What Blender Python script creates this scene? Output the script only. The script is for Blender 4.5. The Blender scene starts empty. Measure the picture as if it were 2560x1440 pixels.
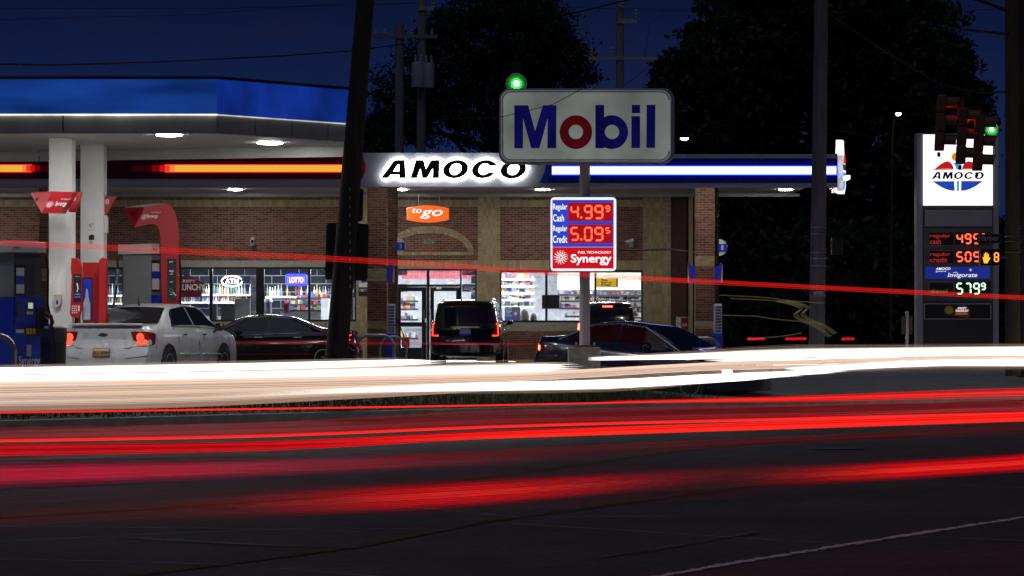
import bpy, math, random
import numpy as np
from mathutils import Vector
random.seed(7)
C = bpy.context
SC = C.scene
COL = SC.collection
# ------------------------------------------------------------------ camera
F = 7000.0            # focal length in photo pixels (2560 wide)
HY = 820.0            # horizon row in the photo
CZ = 1.1              # eye height above the forecourt
cam_d = bpy.data.cameras.new('camera')
cam_d.sensor_width = 36.0
cam_d.lens = 36.0 * F / 2560
cam_d.shift_y = (HY - 720) / 2560
cam_d.clip_start = 0.5
cam_d.clip_end = 3000
cam = bpy.data.objects.new('camera', cam_d)
cam.location = (0, 0, CZ)
cam.rotation_euler = (math.radians(90), 0, 0)
COL.objects.link(cam)
SC.camera = cam
# ------------------------------------------------------------------ sky, sun, exposure
SUN_EL, SUN_ROT = -6.0, 0.0
w = bpy.data.worlds.new('World')
SC.world = w
w.use_nodes = True
nt = w.node_tree
nt.nodes.clear()
wo = nt.nodes.new('ShaderNodeOutputWorld')
bg = nt.nodes.new('ShaderNodeBackground')
sk = nt.nodes.new('ShaderNodeTexSky')
sk.sky_type = 'NISHITA'
sk.sun_disc = False
sk.sun_elevation = math.radians(SUN_EL)
sk.sun_rotation = math.radians(SUN_ROT)
sk.altitude = 0
sk.ozone_density = 5.0
bg.inputs['Strength'].default_value = 0.1
# last blue light after sunset: the sky texture plus the blue of the upper air, deeper towards the zenith, with thin cloud
geo = nt.nodes.new('ShaderNodeTexCoord')
sep = nt.nodes.new('ShaderNodeSeparateXYZ'); nt.links.new(geo.outputs['Generated'], sep.inputs[0])
rmp = nt.nodes.new('ShaderNodeValToRGB'); nt.links.new(sep.outputs['Z'], rmp.inputs[0])
el_ = rmp.color_ramp.elements
el_[0].position = 0.0; el_[0].color = (.075, .175, .74, 1)
el_[1].position = 1.0; el_[1].color = (.014, .03, .12, 1)
for p_, c_ in ((.075, (.060, .140, .62, 1)), (.115, (.034, .070, .32, 1)), (.3, (.022, .045, .19, 1))):
    e_ = el_.new(p_); e_.color = c_
cmap = nt.nodes.new('ShaderNodeMapping'); cmap.inputs['Scale'].default_value = (9, 9, 26); nt.links.new(geo.outputs['Generated'], cmap.inputs[0])
cn = nt.nodes.new('ShaderNodeTexNoise'); cn.inputs['Scale'].default_value = 2.2; cn.inputs['Detail'].default_value = 6; nt.links.new(cmap.outputs[0], cn.inputs['Vector'])
cr_ = nt.nodes.new('ShaderNodeMapRange'); cr_.inputs['From Min'].default_value = .52; cr_.inputs['From Max'].default_value = .75; cr_.inputs['To Max'].default_value = .30; nt.links.new(cn.outputs['Fac'], cr_.inputs['Value'])
cmx = nt.nodes.new('ShaderNodeMix'); cmx.data_type = 'RGBA'; nt.links.new(cr_.outputs[0], cmx.inputs[0]); nt.links.new(rmp.outputs[0], cmx.inputs[6]); cmx.inputs[7].default_value = (.14, .11, .28, 1)
sad = nt.nodes.new('ShaderNodeMix'); sad.data_type = 'RGBA'; sad.blend_type = 'ADD'; sad.inputs[0].default_value = 1.0
nt.links.new(cmx.outputs[2], sad.inputs[6]); nt.links.new(sk.outputs[0], sad.inputs[7]); nt.links.new(sad.outputs[2], bg.inputs['Color'])
nt.links.new(bg.outputs[0], wo.inputs['Surface'])
sl = bpy.data.lights.new('sun', 'SUN')
sl.energy = 0.2
sl.angle = math.radians(60)
sl.color = (0.75, 0.82, 1.0)
so = bpy.data.objects.new('sun', sl)
so.rotation_euler = (math.radians(24), 0, math.radians(-20))
COL.objects.link(so)
SC.view_settings.view_transform = 'Standard'
SC.view_settings.look = 'None'
SC.view_settings.exposure = 0
SC.view_settings.gamma = 1
SC.view_settings.use_curve_mapping = False
SC.render.engine = 'CYCLES'
SC.cycles.use_denoising = True
SC.cycles.max_bounces = 6
SC.cycles.transparent_max_bounces = 16
SC.cycles.sample_clamp_indirect = 4.0
SC.cycles.caustics_reflective = False
SC.cycles.caustics_refractive = False
# ------------------------------------------------------------------ pixel -> place (s = pixels per metre at that distance)
def U(px, s): return (px - 1280.0) / s
def V(py, s): return CZ + (HY - py) / s
def D(s): return F / s
def P(px, py, s): return Vector((U(px, s), D(s), V(py, s)))
ROAD_Z = -0.4
# ------------------------------------------------------------------ colour and materials
def lin(c):
    c = c / 255.0
    return c / 12.92 if c <= 0.04045 else ((c + 0.055) / 1.055) ** 2.4
def rgb(r, g, b): return (lin(r), lin(g), lin(b), 1.0)
MATS = {}
def pbr(name, col, rough=0.5, metal=0.0, var=0.25, scale=6.0, bump=0.0, rvar=0.15, coat=0.0, spec=0.5, island=0.0, stretch=None, blot=0.0):
    if name in MATS: return MATS[name]
    m = bpy.data.materials.new(name); m.use_nodes = True
    n = m.node_tree; b = n.nodes['Principled BSDF']
    tc = n.nodes.new('ShaderNodeTexCoord')
    vec = tc.outputs['Object']
    if stretch:
        mp = n.nodes.new('ShaderNodeMapping'); mp.inputs['Scale'].default_value = stretch
        n.links.new(vec, mp.inputs['Vector']); vec = mp.outputs[0]
    tx = n.nodes.new('ShaderNodeTexNoise')
    tx.inputs['Scale'].default_value = scale; tx.inputs['Detail'].default_value = 5; tx.inputs['Roughness'].default_value = 0.62
    n.links.new(vec, tx.inputs['Vector'])
    mr = n.nodes.new('ShaderNodeMapRange')
    mr.inputs['From Min'].default_value = 0.3; mr.inputs['From Max'].default_value = 0.7
    mr.inputs['To Min'].default_value = 1 - var; mr.inputs['To Max'].default_value = 1 + var
    n.links.new(tx.outputs['Fac'], mr.inputs['Value'])
    fac = mr.outputs[0]
    if island:
        ge = n.nodes.new('ShaderNodeNewGeometry'); oi = n.nodes.new('ShaderNodeObjectInfo')
        ad = n.nodes.new('ShaderNodeMath'); ad.operation = 'ADD'
        n.links.new(ge.outputs['Random Per Island'], ad.inputs[0]); n.links.new(oi.outputs['Random'], ad.inputs[1])
        fr = n.nodes.new('ShaderNodeMath'); fr.operation = 'FRACT'; n.links.new(ad.outputs[0], fr.inputs[0])
        m2 = n.nodes.new('ShaderNodeMapRange'); m2.inputs['To Min'].default_value = 1 - island; m2.inputs['To Max'].default_value = 1 + island
        n.links.new(fr.outputs[0], m2.inputs['Value'])
        mu = n.nodes.new('ShaderNodeMath'); mu.operation = 'MULTIPLY'
        n.links.new(fac, mu.inputs[0]); n.links.new(m2.outputs[0], mu.inputs[1]); fac = mu.outputs[0]
    if blot:
        t3 = n.nodes.new('ShaderNodeTexNoise'); t3.inputs['Scale'].default_value = 0.45; t3.inputs['Detail'].default_value = 7; t3.inputs['Roughness'].default_value = .7
        n.links.new(tc.outputs['Object'], t3.inputs['Vector'])
        m3 = n.nodes.new('ShaderNodeMapRange'); m3.inputs['From Min'].default_value = .35; m3.inputs['From Max'].default_value = .65; m3.inputs['To Min'].default_value = 1-blot; m3.inputs['To Max'].default_value = 1+blot
        n.links.new(t3.outputs['Fac'], m3.inputs['Value']); mb = n.nodes.new('ShaderNodeMath'); mb.operation = 'MULTIPLY'
        n.links.new(fac, mb.inputs[0]); n.links.new(m3.outputs[0], mb.inputs[1]); fac = mb.outputs[0]
    vm = n.nodes.new('ShaderNodeVectorMath'); vm.operation = 'SCALE'
    vm.inputs[0].default_value = col[:3]
    n.links.new(fac, vm.inputs['Scale'])
    n.links.new(vm.outputs[0], b.inputs['Base Color'])
    rr = n.nodes.new('ShaderNodeMapRange')
    rr.inputs['To Min'].default_value = max(0.02, rough - rvar); rr.inputs['To Max'].default_value = min(1, rough + rvar)
    n.links.new(tx.outputs['Fac'], rr.inputs['Value']); n.links.new(rr.outputs[0], b.inputs['Roughness'])
    b.inputs['Metallic'].default_value = metal
    b.inputs['Specular IOR Level'].default_value = spec
    if coat: b.inputs['Coat Weight'].default_value = coat; b.inputs['Coat Roughness'].default_value = 0.04
    if bump:
        t2 = n.nodes.new('ShaderNodeTexNoise'); t2.inputs['Scale'].default_value = scale * 8; t2.inputs['Detail'].default_value = 4
        n.links.new(tc.outputs['Object'], t2.inputs['Vector'])
        bp = n.nodes.new('ShaderNodeBump'); bp.inputs['Strength'].default_value = bump; bp.inputs['Distance'].default_value = 0.02
        n.links.new(t2.outputs['Fac'], bp.inputs['Height']); n.links.new(bp.outputs[0], b.inputs['Normal'])
    MATS[name] = m
    return m
def emi(name, col, k=1.0, var=0.0, scale=2.0, gloss=None, stretch=None, mis=True):
    """a lit lens, tube, screen, backlit panel or added surface glow, with uneven emission"""
    if name in MATS: return MATS[name]
    m = bpy.data.materials.new(name); m.use_nodes = True
    n = m.node_tree; b = n.nodes['Principled BSDF']
    b.inputs['Base Color'].default_value = tuple(c * 0.5 for c in col[:3]) + (1,)
    b.inputs['Roughness'].default_value = 0.3 if gloss is None else gloss
    b.inputs['Emission Color'].default_value = col
    b.inputs['Emission Strength'].default_value = k
    if var:
        tc = n.nodes.new('ShaderNodeTexCoord'); vec = tc.outputs['Object']
        if stretch:
            mp = n.nodes.new('ShaderNodeMapping'); mp.inputs['Scale'].default_value = stretch
            n.links.new(vec, mp.inputs['Vector']); vec = mp.outputs[0]
        tx = n.nodes.new('ShaderNodeTexNoise'); tx.inputs['Scale'].default_value = scale; tx.inputs['Detail'].default_value = 3
        n.links.new(vec, tx.inputs['Vector'])
        mr = n.nodes.new('ShaderNodeMapRange'); mr.inputs['From Min'].default_value = 0.3; mr.inputs['From Max'].default_value = 0.7
        mr.inputs['To Min'].default_value = k * (1 - var); mr.inputs['To Max'].default_value = k * (1 + var)
        n.links.new(tx.outputs['Fac'], mr.inputs['Value']); n.links.new(mr.outputs[0], b.inputs['Emission Strength'])
    if not mis: m.cycles.emission_sampling = 'NONE'
    MATS[name] = m
    return m
def glass(name, tint=(1, 1, 1, 1), refl=0.08):
    if name in MATS: return MATS[name]
    m = bpy.data.materials.new(name); m.use_nodes = True
    n = m.node_tree; n.nodes.clear()
    o = n.nodes.new('ShaderNodeOutputMaterial'); t = n.nodes.new('ShaderNodeBsdfTransparent'); g = n.nodes.new('ShaderNodeBsdfGlossy')
    x = n.nodes.new('ShaderNodeMixShader'); f = n.nodes.new('ShaderNodeFresnel'); f.inputs['IOR'].default_value = 1.35
    t.inputs['Color'].default_value = tint; g.inputs['Roughness'].default_value = 0.03
    n.links.new(f.outputs[0], x.inputs[0]); n.links.new(t.outputs[0], x.inputs[1]); n.links.new(g.outputs[0], x.inputs[2])
    n.links.new(x.outputs[0], o.inputs['Surface'])
    MATS[name] = m
    return m
# ------------------------------------------------------------------ mesh helpers
ROOT = {}
class B:
    def __init__(s): s.v = []; s.f = []
    def add(s, pts, faces):
        k = len(s.v); s.v += [tuple(p) for p in pts]; s.f += [tuple(i + k for i in f) for f in faces]; return s
    def box(s, x0, x1, y0, y1, z0, z1):
        return s.add([(x0,y0,z0),(x1,y0,z0),(x1,y1,z0),(x0,y1,z0),(x0,y0,z1),(x1,y0,z1),(x1,y1,z1),(x0,y1,z1)],
                     [(0,3,2,1),(4,5,6,7),(0,1,5,4),(1,2,6,5),(2,3,7,6),(3,0,4,7)])
    def pb(s, px0, py0, px1, py1, sc, dep=0.05, front=0.0):
        """box whose front face fills a photo rectangle at scale sc, standing `front` metres proud of that depth"""
        y = D(sc) - front
        return s.box(U(px0, sc), U(px1, sc), y, D(sc) + dep - (0 if dep > 0 else 0), V(py1, sc), V(py0, sc))
    def prism(s, loop, y0, y1):
        """outline in (x, z) extruded from y0 (front) to y1"""
        n = len(loop)
        pts = [(x, y0, z) for x, z in loop] + [(x, y1, z) for x, z in loop]
        return s.add(pts, [tuple(range(n)), tuple(range(2*n-1, n-1, -1))] + [(i, i+n, (i+1) % n + n, (i+1) % n) for i in range(n)])
    def tube(s, path, r, n=6, cap=True):
        path = [Vector(p) for p in path]; k = len(s.v); m = len(path)
        up0 = Vector((0, 0, 1))
        for i, p in enumerate(path):
            d = (path[min(i+1, m-1)] - path[max(i-1, 0)]).normalized()
            up = up0 if abs(d.z) < 0.95 else Vector((0, 1, 0))
            a = d.cross(up).normalized(); b = a.cross(d)
            rr = r[i] if isinstance(r, (list, tuple)) else r
            for j in range(n):
                t = 2 * math.pi * j / n
                s.v.append(tuple(p + a * (rr * math.cos(t)) + b * (rr * math.sin(t))))
        for i in range(m - 1):
            for j in range(n):
                j2 = (j + 1) % n
                s.f.append((k+i*n+j, k+i*n+j2, k+(i+1)*n+j2, k+(i+1)*n+j))
        if cap:
            s.f.append(tuple(k + j for j in range(n-1, -1, -1))); s.f.append(tuple(k + (m-1)*n + j for j in range(n)))
        return s
    def lathe(s, prof, c, axis='z', n=24):
        """profile (r, h) turned round an axis through c"""
        k = len(s.v); c = Vector(c)
        for r, h in prof:
            for j in range(n):
                t = 2*math.pi*j/n; a, b = r*math.cos(t), r*math.sin(t)
                q = {'z': (a, b, h), 'y': (a, h, b), 'x': (h, a, b)}[axis]
                s.v.append(tuple(c + Vector(q)))
        m = len(prof)
        for i in range(m-1):
            for j in range(n):
                s.f.append((k+i*n+j, k+i*n+(j+1) % n, k+(i+1)*n+(j+1) % n, k+(i+1)*n+j))
        s.f.append(tuple(range(k, k+n))); s.f.append(tuple(range(k+(m-1)*n, k+m*n)))
        return s
    def grid(s, rows):
        k = len(s.v); n = len(rows[0])
        for r in rows: s.v += [tuple(p) for p in r]
        for i in range(len(rows)-1):
            for j in range(n-1):
                s.f.append((k+i*n+j, k+i*n+j+1, k+(i+1)*n+j+1, k+(i+1)*n+j))
        return s
    def mesh(s, name, mat, off=(0, 0, 0), smooth=False):
        me = bpy.data.meshes.new(name)
        ox, oy, oz = off
        me.from_pydata([(x-ox, y-oy, z-oz) for x, y, z in s.v], [], s.f)
        me.materials.append(mat)
        if smooth:
            me.polygons.foreach_set('use_smooth', [True]*len(me.polygons))
        me.update()
        return me
    def build(s, name, mat, parent=None, smooth=False, bevel=0.0, label=None, kind=None):
        off = (0, 0, 0)
        if parent is not None:
            r = ROOT.get(parent.name)
            if r is not None: off = r
        else:
            a = np.array(s.v); off = ((a[:,0].min()+a[:,0].max())/2, (a[:,1].min()+a[:,1].max())/2, a[:,2].min())
        o = bpy.data.objects.new(name, s.mesh(name, mat, off, smooth))
        COL.objects.link(o)
        if parent is not None:
            o.parent = parent; ROOT[o.name] = off
        else:
            o.location = off; ROOT[o.name] = off
        if smooth:
            fix_normals(o.data)
            try: o.data.set_sharp_from_angle(angle=math.radians(40))
            except Exception: pass
        if bevel:
            md = o.modifiers.new('bevel', 'BEVEL'); md.width = bevel; md.segments = 2; md.limit_method = 'ANGLE'
        if label: o['label'] = label
        if kind: o['kind'] = kind
        return o
import bmesh
def fix_normals(me):
    bm = bmesh.new(); bm.from_mesh(me)
    bmesh.ops.remove_doubles(bm, verts=bm.verts, dist=1e-5)
    bmesh.ops.recalc_face_normals(bm, faces=bm.faces)
    bm.to_mesh(me); bm.free()
def tag(o, label, cat, group=None):
    o['label'] = label; o['category'] = cat
    if group: o['group'] = group
    return o
def thing(name, label, cat, loc, rotz=0.0, group=None, local=False):
    o = bpy.data.objects.new(name, None); COL.objects.link(o)
    o.empty_display_size = 0.3
    o.location = loc; o.rotation_euler = (0, 0, rotz)
    ROOT[o.name] = (0, 0, 0) if local else tuple(loc)
    return tag(o, label, cat, group)
def structure(name, b, mat, **k):
    o = b.build(name, mat, **k); o['kind'] = 'structure'; return o
def copy_tree(o, parent=None):
    c = o.copy(); COL.objects.link(c)
    if parent is not None: c.parent = parent
    for ch in list(o.children): copy_tree(ch, c)
    return c
def flat(name, loops, mat, parent, x, z, y, kx=1.0, kz=1.0, ext=0.004, shear=0.0, bold=0.0, smooth=False):
    """filled outlines (holes allowed) standing in a plane that faces the street"""
    cu = bpy.data.curves.new(name, 'CURVE'); cu.dimensions = '2D'; cu.fill_mode = 'BOTH'; cu.extrude = ext; cu.offset = bold
    for lp in loops:
        sp = cu.splines.new('POLY'); sp.points.add(len(lp)-1)
        for i, (a, b) in enumerate(lp): sp.points[i].co = (a, b, 0, 1)
        sp.use_cyclic_u = True
    return _curve(cu, name, mat, parent, lambda a, b, c: (x + a*kx, y - c, z + b*kz))
def _curve(cu, name, mat, parent, fn):
    t = bpy.data.objects.new('tmp', cu); COL.objects.link(t)
    C.view_layer.update()
    me = bpy.data.meshes.new_from_object(t.evaluated_get(C.evaluated_depsgraph_get()))
    bpy.data.objects.remove(t); bpy.data.curves.remove(cu)
    bb = B()
    bb.v = [fn(*v.co) for v in me.vertices]; bb.f = [tuple(p.vertices) for p in me.polygons]
    bpy.data.meshes.remove(me)
    return bb.build(name, mat, parent)
def text(s, mat, parent, x0, x1, z0, z1, y, name='lettering', bold=0.0, shear=0.0, ext=0.003, fn=None):
    """raised or printed words fitted to a rectangle facing the street"""
    cu = bpy.data.curves.new(name, 'FONT'); cu.body = s; cu.size = 1.0; cu.extrude = 0.0; cu.offset = bold; cu.shear = shear
    cu.resolution_u = 4; cu.space_line = 0.85
    t = bpy.data.objects.new('tmp', cu); COL.objects.link(t); C.view_layer.update()
    me = bpy.data.meshes.new_from_object(t.evaluated_get(C.evaluated_depsgraph_get()))
    bpy.data.objects.remove(t); bpy.data.curves.remove(cu)
    co = np.array([v.co[:] for v in me.vertices])
    a0, a1, b0, b1 = co[:,0].min(), co[:,0].max(), co[:,1].min(), co[:,1].max()
    bb = B()
    for a, b, c in co:
        u = x0 + (a-a0)/(a1-a0)*(x1-x0); v = z0 + (b-b0)/max(1e-6, b1-b0)*(z1-z0)
        bb.v.append(fn(u, v) if fn else (u, y, v))
    bb.f = [tuple(p.vertices) for p in me.polygons]
    bpy.data.meshes.remove(me)
    return bb.build(name, mat, parent)
def ptext(s, mat, parent, px0, py0, px1, py1, sc, front=0.01, **k):
    return text(s, mat, parent, U(px0, sc), U(px1, sc), V(py1, sc), V(py0, sc), D(sc)-front, **k)
def ell(cx, cy, rx, ry, n=40, shear=0.0, a0=0, a1=360):
    out = []
    for i in range(n if a1-a0 >= 360 else n+1):
        t = math.radians(a0 + (a1-a0)*i/n)
        y = ry*math.sin(t); out.append((cx + rx*math.cos(t) + shear*y, cy + y))
    return out
def rrect(x0, z0, x1, z1, r, n=6):
    out = []
    for cx, cz, a in ((x1-r, z1-r, 0), (x0+r, z1-r, 90), (x0+r, z0+r, 180), (x1-r, z0+r, 270)):
        for i in range(n+1):
            t = math.radians(a + 90*i/n); out.append((cx+r*math.cos(t), cz+r*math.sin(t)))
    return out
SEG = {'0':'abcdef','1':'bc','2':'abged','3':'abgcd','4':'fgbc','5':'afgcd','6':'afgedc','7':'abc','8':'abcdefg','9':'abcdfg'}
def digit(ch, mat, parent, x0, x1, z0, z1, y, t=0.16):
    """one seven segment lamp digit"""
    b = B(); w = x1-x0; h = z1-z0; k = t*w; zm = (z0+z1)/2
    def hs(z):
        b.prism([(x0+k*.7, z), (x0+k*1.1, z+k/2), (x1-k*1.1, z+k/2), (x1-k*.7, z), (x1-k*1.1, z-k/2), (x0+k*1.1, z-k/2)], y, y+0.01)
    def vs(x, za, zb):
        b.prism([(x, za+k*.2), (x+k/2, za+k*.6), (x+k/2, zb-k*.6), (x, zb-k*.2), (x-k/2, zb-k*.6), (x-k/2, za+k*.6)], y, y+0.01)
    for c in SEG[ch]:
        if c == 'a': hs(z1-k/2)
        if c == 'g': hs(zm)
        if c == 'd': hs(z0+k/2)
        if c == 'f': vs(x0+k/2, zm, z1-k/2)
        if c == 'b': vs(x1-k/2, zm, z1-k/2)
        if c == 'e': vs(x0+k/2, z0+k/2, zm)
        if c == 'c': vs(x1-k/2, z0+k/2, zm)
    return b.build('digit', mat, parent)
# shared materials
MT = dict(
    asphalt=pbr('asphalt', (0.066, 0.064, 0.067), 0.66, 0, 0.85, 10, 1.0, 0.22, spec=0.4, blot=.4),
    concrete=pbr('concrete', (0.30, 0.29, 0.27), 0.85, 0, 0.25, 2.0, 0.3),
    kerb=pbr('kerb concrete', (0.33, 0.32, 0.30), 0.85, 0, 0.25, 3.0, 0.3),
    grass=pbr('grass blades', (0.06, 0.085, 0.03), 0.8, 0, 0.5, 3.0),
    soil=pbr('soil', (0.05, 0.045, 0.03), 0.95, 0, 0.4, 4.0, 0.5),
    mortar=pbr('mortar', (0.36, 0.33, 0.28), 0.9, 0, 0.15, 10, 0.2),
    brick=pbr('red brick', (0.185, 0.078, 0.052), 0.85, 0, 0.15, 14, 0.2, 0.1, island=0.38, blot=.16),
    tan=pbr('tan brick', (0.41, 0.32, 0.18), 0.85, 0, 0.10, 14, 0.2, 0.1, island=0.22, blot=.14),
    black=pbr('black plastic', (0.012, 0.012, 0.014), 0.4, 0, 0.2),
    frame=pbr('dark bronze frame', (0.018, 0.018, 0.022), 0.35, 0.3, 0.2),
    white=pbr('white painted steel', (0.74, 0.74, 0.73), 0.5, 0, 0.07, 3.0, 0.05, stretch=(1, 1, .35)),
    fascia=pbr('grey white panel', (0.50, 0.50, 0.54), 0.45, 0, 0.08, 1.0),
    greyp=pbr('grey metal panel', (0.45, 0.45, 0.43), 0.45, 0.2, 0.15, 1.5, stretch=(1, 1, .3)),
    pumpgrey=pbr('pump grey steel', (0.33, 0.34, 0.35), 0.45, 0.2, 0.06, 3),
    pumpdark=pbr('pump charcoal', (0.07, 0.08, 0.09), 0.5, 0, 0.1),
    blue=pbr('blue enamel', (0.02, 0.05, 0.62), 0.4, 0, 0.12),
    deepblue=pbr('deep blue panel', (0.008, 0.009, 0.19), 0.3, 0, 0.08),
    red=pbr('red enamel', (0.38, 0.008, 0.014), 0.42, 0, 0.08, 4),
    darkred=pbr('dark red panel', (0.10, 0.004, 0.008), 0.3, 0, 0.1),
    whitep=pbr('white print', (0.8, 0.8, 0.8), 0.5, 0, 0.03),
    blackp=pbr('black print', (0.01, 0.01, 0.01), 0.5, 0, 0.03),
    steel=pbr('galvanised steel', (0.42, 0.43, 0.44), 0.35, 0.9, 0.15, 5),
    wood=pbr('pole wood', (0.042, 0.034, 0.027), 0.9, 0, 0.4, 4, 0.5, stretch=(6, 6, .5)),
    greypole=pbr('weathered pole', (0.18, 0.16, 0.18), 0.85, 0, 0.25, 3, 0.3, stretch=(5, 5, .6)),
    wire=pbr('cable', (0.02, 0.02, 0.022), 0.7),
    tyre=pbr('tyre rubber', (0.015, 0.015, 0.015), 0.8),
    rim=pbr('alloy rim', (0.5, 0.5, 0.52), 0.3, 0.9, 0.1),
    chrome=pbr('chrome trim', (0.75, 0.75, 0.76), 0.22, 1.0, 0.05),
    glass=glass('window glass', (0.95, 0.97, 1, 1)),
    carglass=pbr('tinted car glass', (0.008, 0.009, 0.012), 0.06, 0, 0.1, 2, rvar=0.03, spec=0.8),
    bark=pbr('bark', (0.05, 0.042, 0.034), 0.95, 0, 0.3, 5, 0.5),
    leaf=pbr('leaves', (0.028, 0.040, 0.018), 0.7, 0, 0.4, 1.0, island=0.5),
    lampw=emi('white lamp lens', (1.0, 0.98, 0.94, 1), 120),
    ledred=emi('red lamp segments', (1.0, 0.075, 0.03, 1), 3.6),
    ledgreen=emi('green lamp segments', (0.25, 1.0, 0.35, 1), 2.2),
    redlit=emi('lit tail lamp', (1.0, 0.035, 0.014, 1), 4.0),
)
# ================================================================== SETTING
KL = np.array([U(0, 170), D(170)]); KR = np.array([U(2560, 120), D(120)])
RU = (KR-KL)/np.linalg.norm(KR-KL); RN = np.array([-RU[1], RU[0]])     # along the road, and away from the street
def rd(a, b, z): q = KL + RU*a + RN*b; return (q[0], q[1], z)
A0, A1 = -60, 260
b = B(); b.add([rd(-400, -700, ROAD_Z), rd(900, -700, ROAD_Z), rd(900, 0, ROAD_Z), rd(-400, 0, ROAD_Z)], [(0,1,2,3)])
structure('road', b, MT['asphalt'])
b = B(); b.add([rd(-400,0,ROAD_Z), rd(900,0,ROAD_Z), rd(900,0,-.27), rd(-400,0,-.27), rd(900,.16,-.265), rd(-400,.16,-.265)], [(0,1,2,3),(3,2,4,5)])
structure('kerb', b, MT['kerb'])
b = B(); b.add([rd(-400,.16,-.265), rd(16,.16,-.265), rd(16,4.5,-.004), rd(-400,4.5,-.004)], [(0,1,2,3)])
structure('grass_verge', b, MT['soil'])
b = B(); b.add([rd(16,.16,-.265), rd(900,.16,-.265), rd(900,4.5,-.004), rd(16,4.5,-.004)], [(0,1,2,3)])
structure('driveway_apron', b, MT['concrete'])
b = B(); b.add([rd(-400,4.5,0), rd(900,4.5,0), rd(900,60,0), rd(-400,60,0)], [(0,1,2,3)])
structure('forecourt', b, pbr('forecourt concrete', (0.24,0.235,0.225), 0.8, 0, 0.3, .6, 0.3))
b = B(); b.add([rd(-400,60,0), rd(900,60,0), rd(900,1500,0), rd(-400,1500,0)], [(0,1,2,3)])
structure('ground', b, MT['soil'])
# grass blades on the verge
b = B()
for i in range(9000):
    a = random.uniform(-4, 16); c = random.uniform(.2, 4.2) ** 1; z = -.265 + (c-.16)/4.34*.261
    q = KL + RU*a + RN*c; h = random.uniform(.06, .17); t = random.uniform(0, 6.28); dx, dy = .012*math.cos(t), .012*math.sin(t)
    b.add([(q[0]-dx, q[1]-dy, z), (q[0]+dx, q[1]+dy, z), (q[0]+random.uniform(-.05,.05), q[1]+random.uniform(-.05,.05), z+h)], [(0,1,2)])
g = b.build('grass', MT['grass'], kind='stuff'); tag(g, 'short dark grass on the verge behind the kerb', 'grass')
# painted lines and cracks on the asphalt
def road_strip(name, pts, wd, mat, z=.004, jag=0.0, step=.12):
    """a thin painted line through photo points that lie on the road surface"""
    W = []
    for px, py in pts:
        s = (py-HY)/(CZ-ROAD_Z); W.append(np.array([U(px, s), D(s)]))
    P2 = []
    for i in range(len(W)-1):
        n = max(2, int(np.linalg.norm(W[i+1]-W[i])/step))
        for k in range(n): P2.append(W[i] + (W[i+1]-W[i])*k/n)
    P2.append(W[-1]); rows = []
    for i, p in enumerate(P2):
        d = P2[min(i+1, len(P2)-1)] - P2[max(i-1, 0)]; d = d/np.linalg.norm(d); n = np.array([-d[1], d[0]])
        o = random.uniform(-1, 1)*jag; ww = wd*(1 + (random.uniform(-.55, .5) if jag else 0))
        rows.append([tuple(p + n*(o-ww/2)) + (ROAD_Z+z,), tuple(p + n*(o+ww/2)) + (ROAD_Z+z,)])
    b = B(); b.grid(rows); return structure(name, b, mat)
PW = pbr('worn white road paint', (0.75,0.75,0.72), 0.9, 0, 0.35, 9, spec=0.1)
PY = pbr('worn yellow road paint', (0.15,0.10,0.02), 0.9, 0, 0.6, 5, spec=0.1)
SEAL = pbr('pale crack sealant', (0.6,0.6,0.6), 0.9, 0, 0.4, 6, spec=0.1)
road_strip('white_road_line', [(1560,1462),(1700,1432),(1800,1414),(1960,1388),(2120,1362),(2300,1334),(2440,1312),(2600,1288)], .085, PW, jag=.018, step=.06)
for k, pts in enumerate([[(-40,1298),(400,1272),(760,1248),(1280,1186),(1700,1128),(2000,1098),(2300,1076),(2620,1058)],
                         [(250,1450),(600,1406),(900,1366),(1200,1306),(1500,1266),(2000,1200),(2560,1130)]]):
    road_strip('yellow_road_line', pts, .11, PY, z=.004)
for pts in [[(1770,1180),(2000,1192),(2300,1210),(2620,1224)], [(1560,1185),(1900,1207),(2250,1215)], [(1280,1312),(1600,1330),(1900,1350),(2130,1363)],
            [(2260,1342),(2400,1348),(2560,1354)], [(0,1356),(400,1336),(800,1322),(1240,1328)], [(0,1318),(500,1322),(900,1331)], [(0,1400),(400,1408),(600,1416)],
            [(640,1262),(1000,1266),(1300,1296),(1700,1292)], [(700,1424),(900,1440),(1000,1450)]]:
    road_strip('crack_line', pts, .014, SEAL, z=.008, jag=.012, step=.15)
s_ = (1122-HY)/(CZ-ROAD_Z); b = B(); b.lathe([(.36,.004),(.36,.012),(.31,.013),(.30,.008)], (U(2090,s_), D(s_), ROAD_Z), n=32)
structure('manhole_cover', b, pbr('worn iron cover', (.09,.085,.085), .5, .4, .4, 12, .5))
TAR = pbr('tar patch', (.018,.018,.019), .5, 0, .5, 8, .4)
for k_, (pa, pb_) in enumerate((((300,1345),(900,1372)), ((1500,1395),(1900,1330)), ((1900,1100),(2400,1088)))):
    road_strip('tar_seam', [pa, ((pa[0]+pb_[0])/2, (pa[1]+pb_[1])/2+3), pb_], .07, TAR, z=.006, jag=.03, step=.2)
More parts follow.
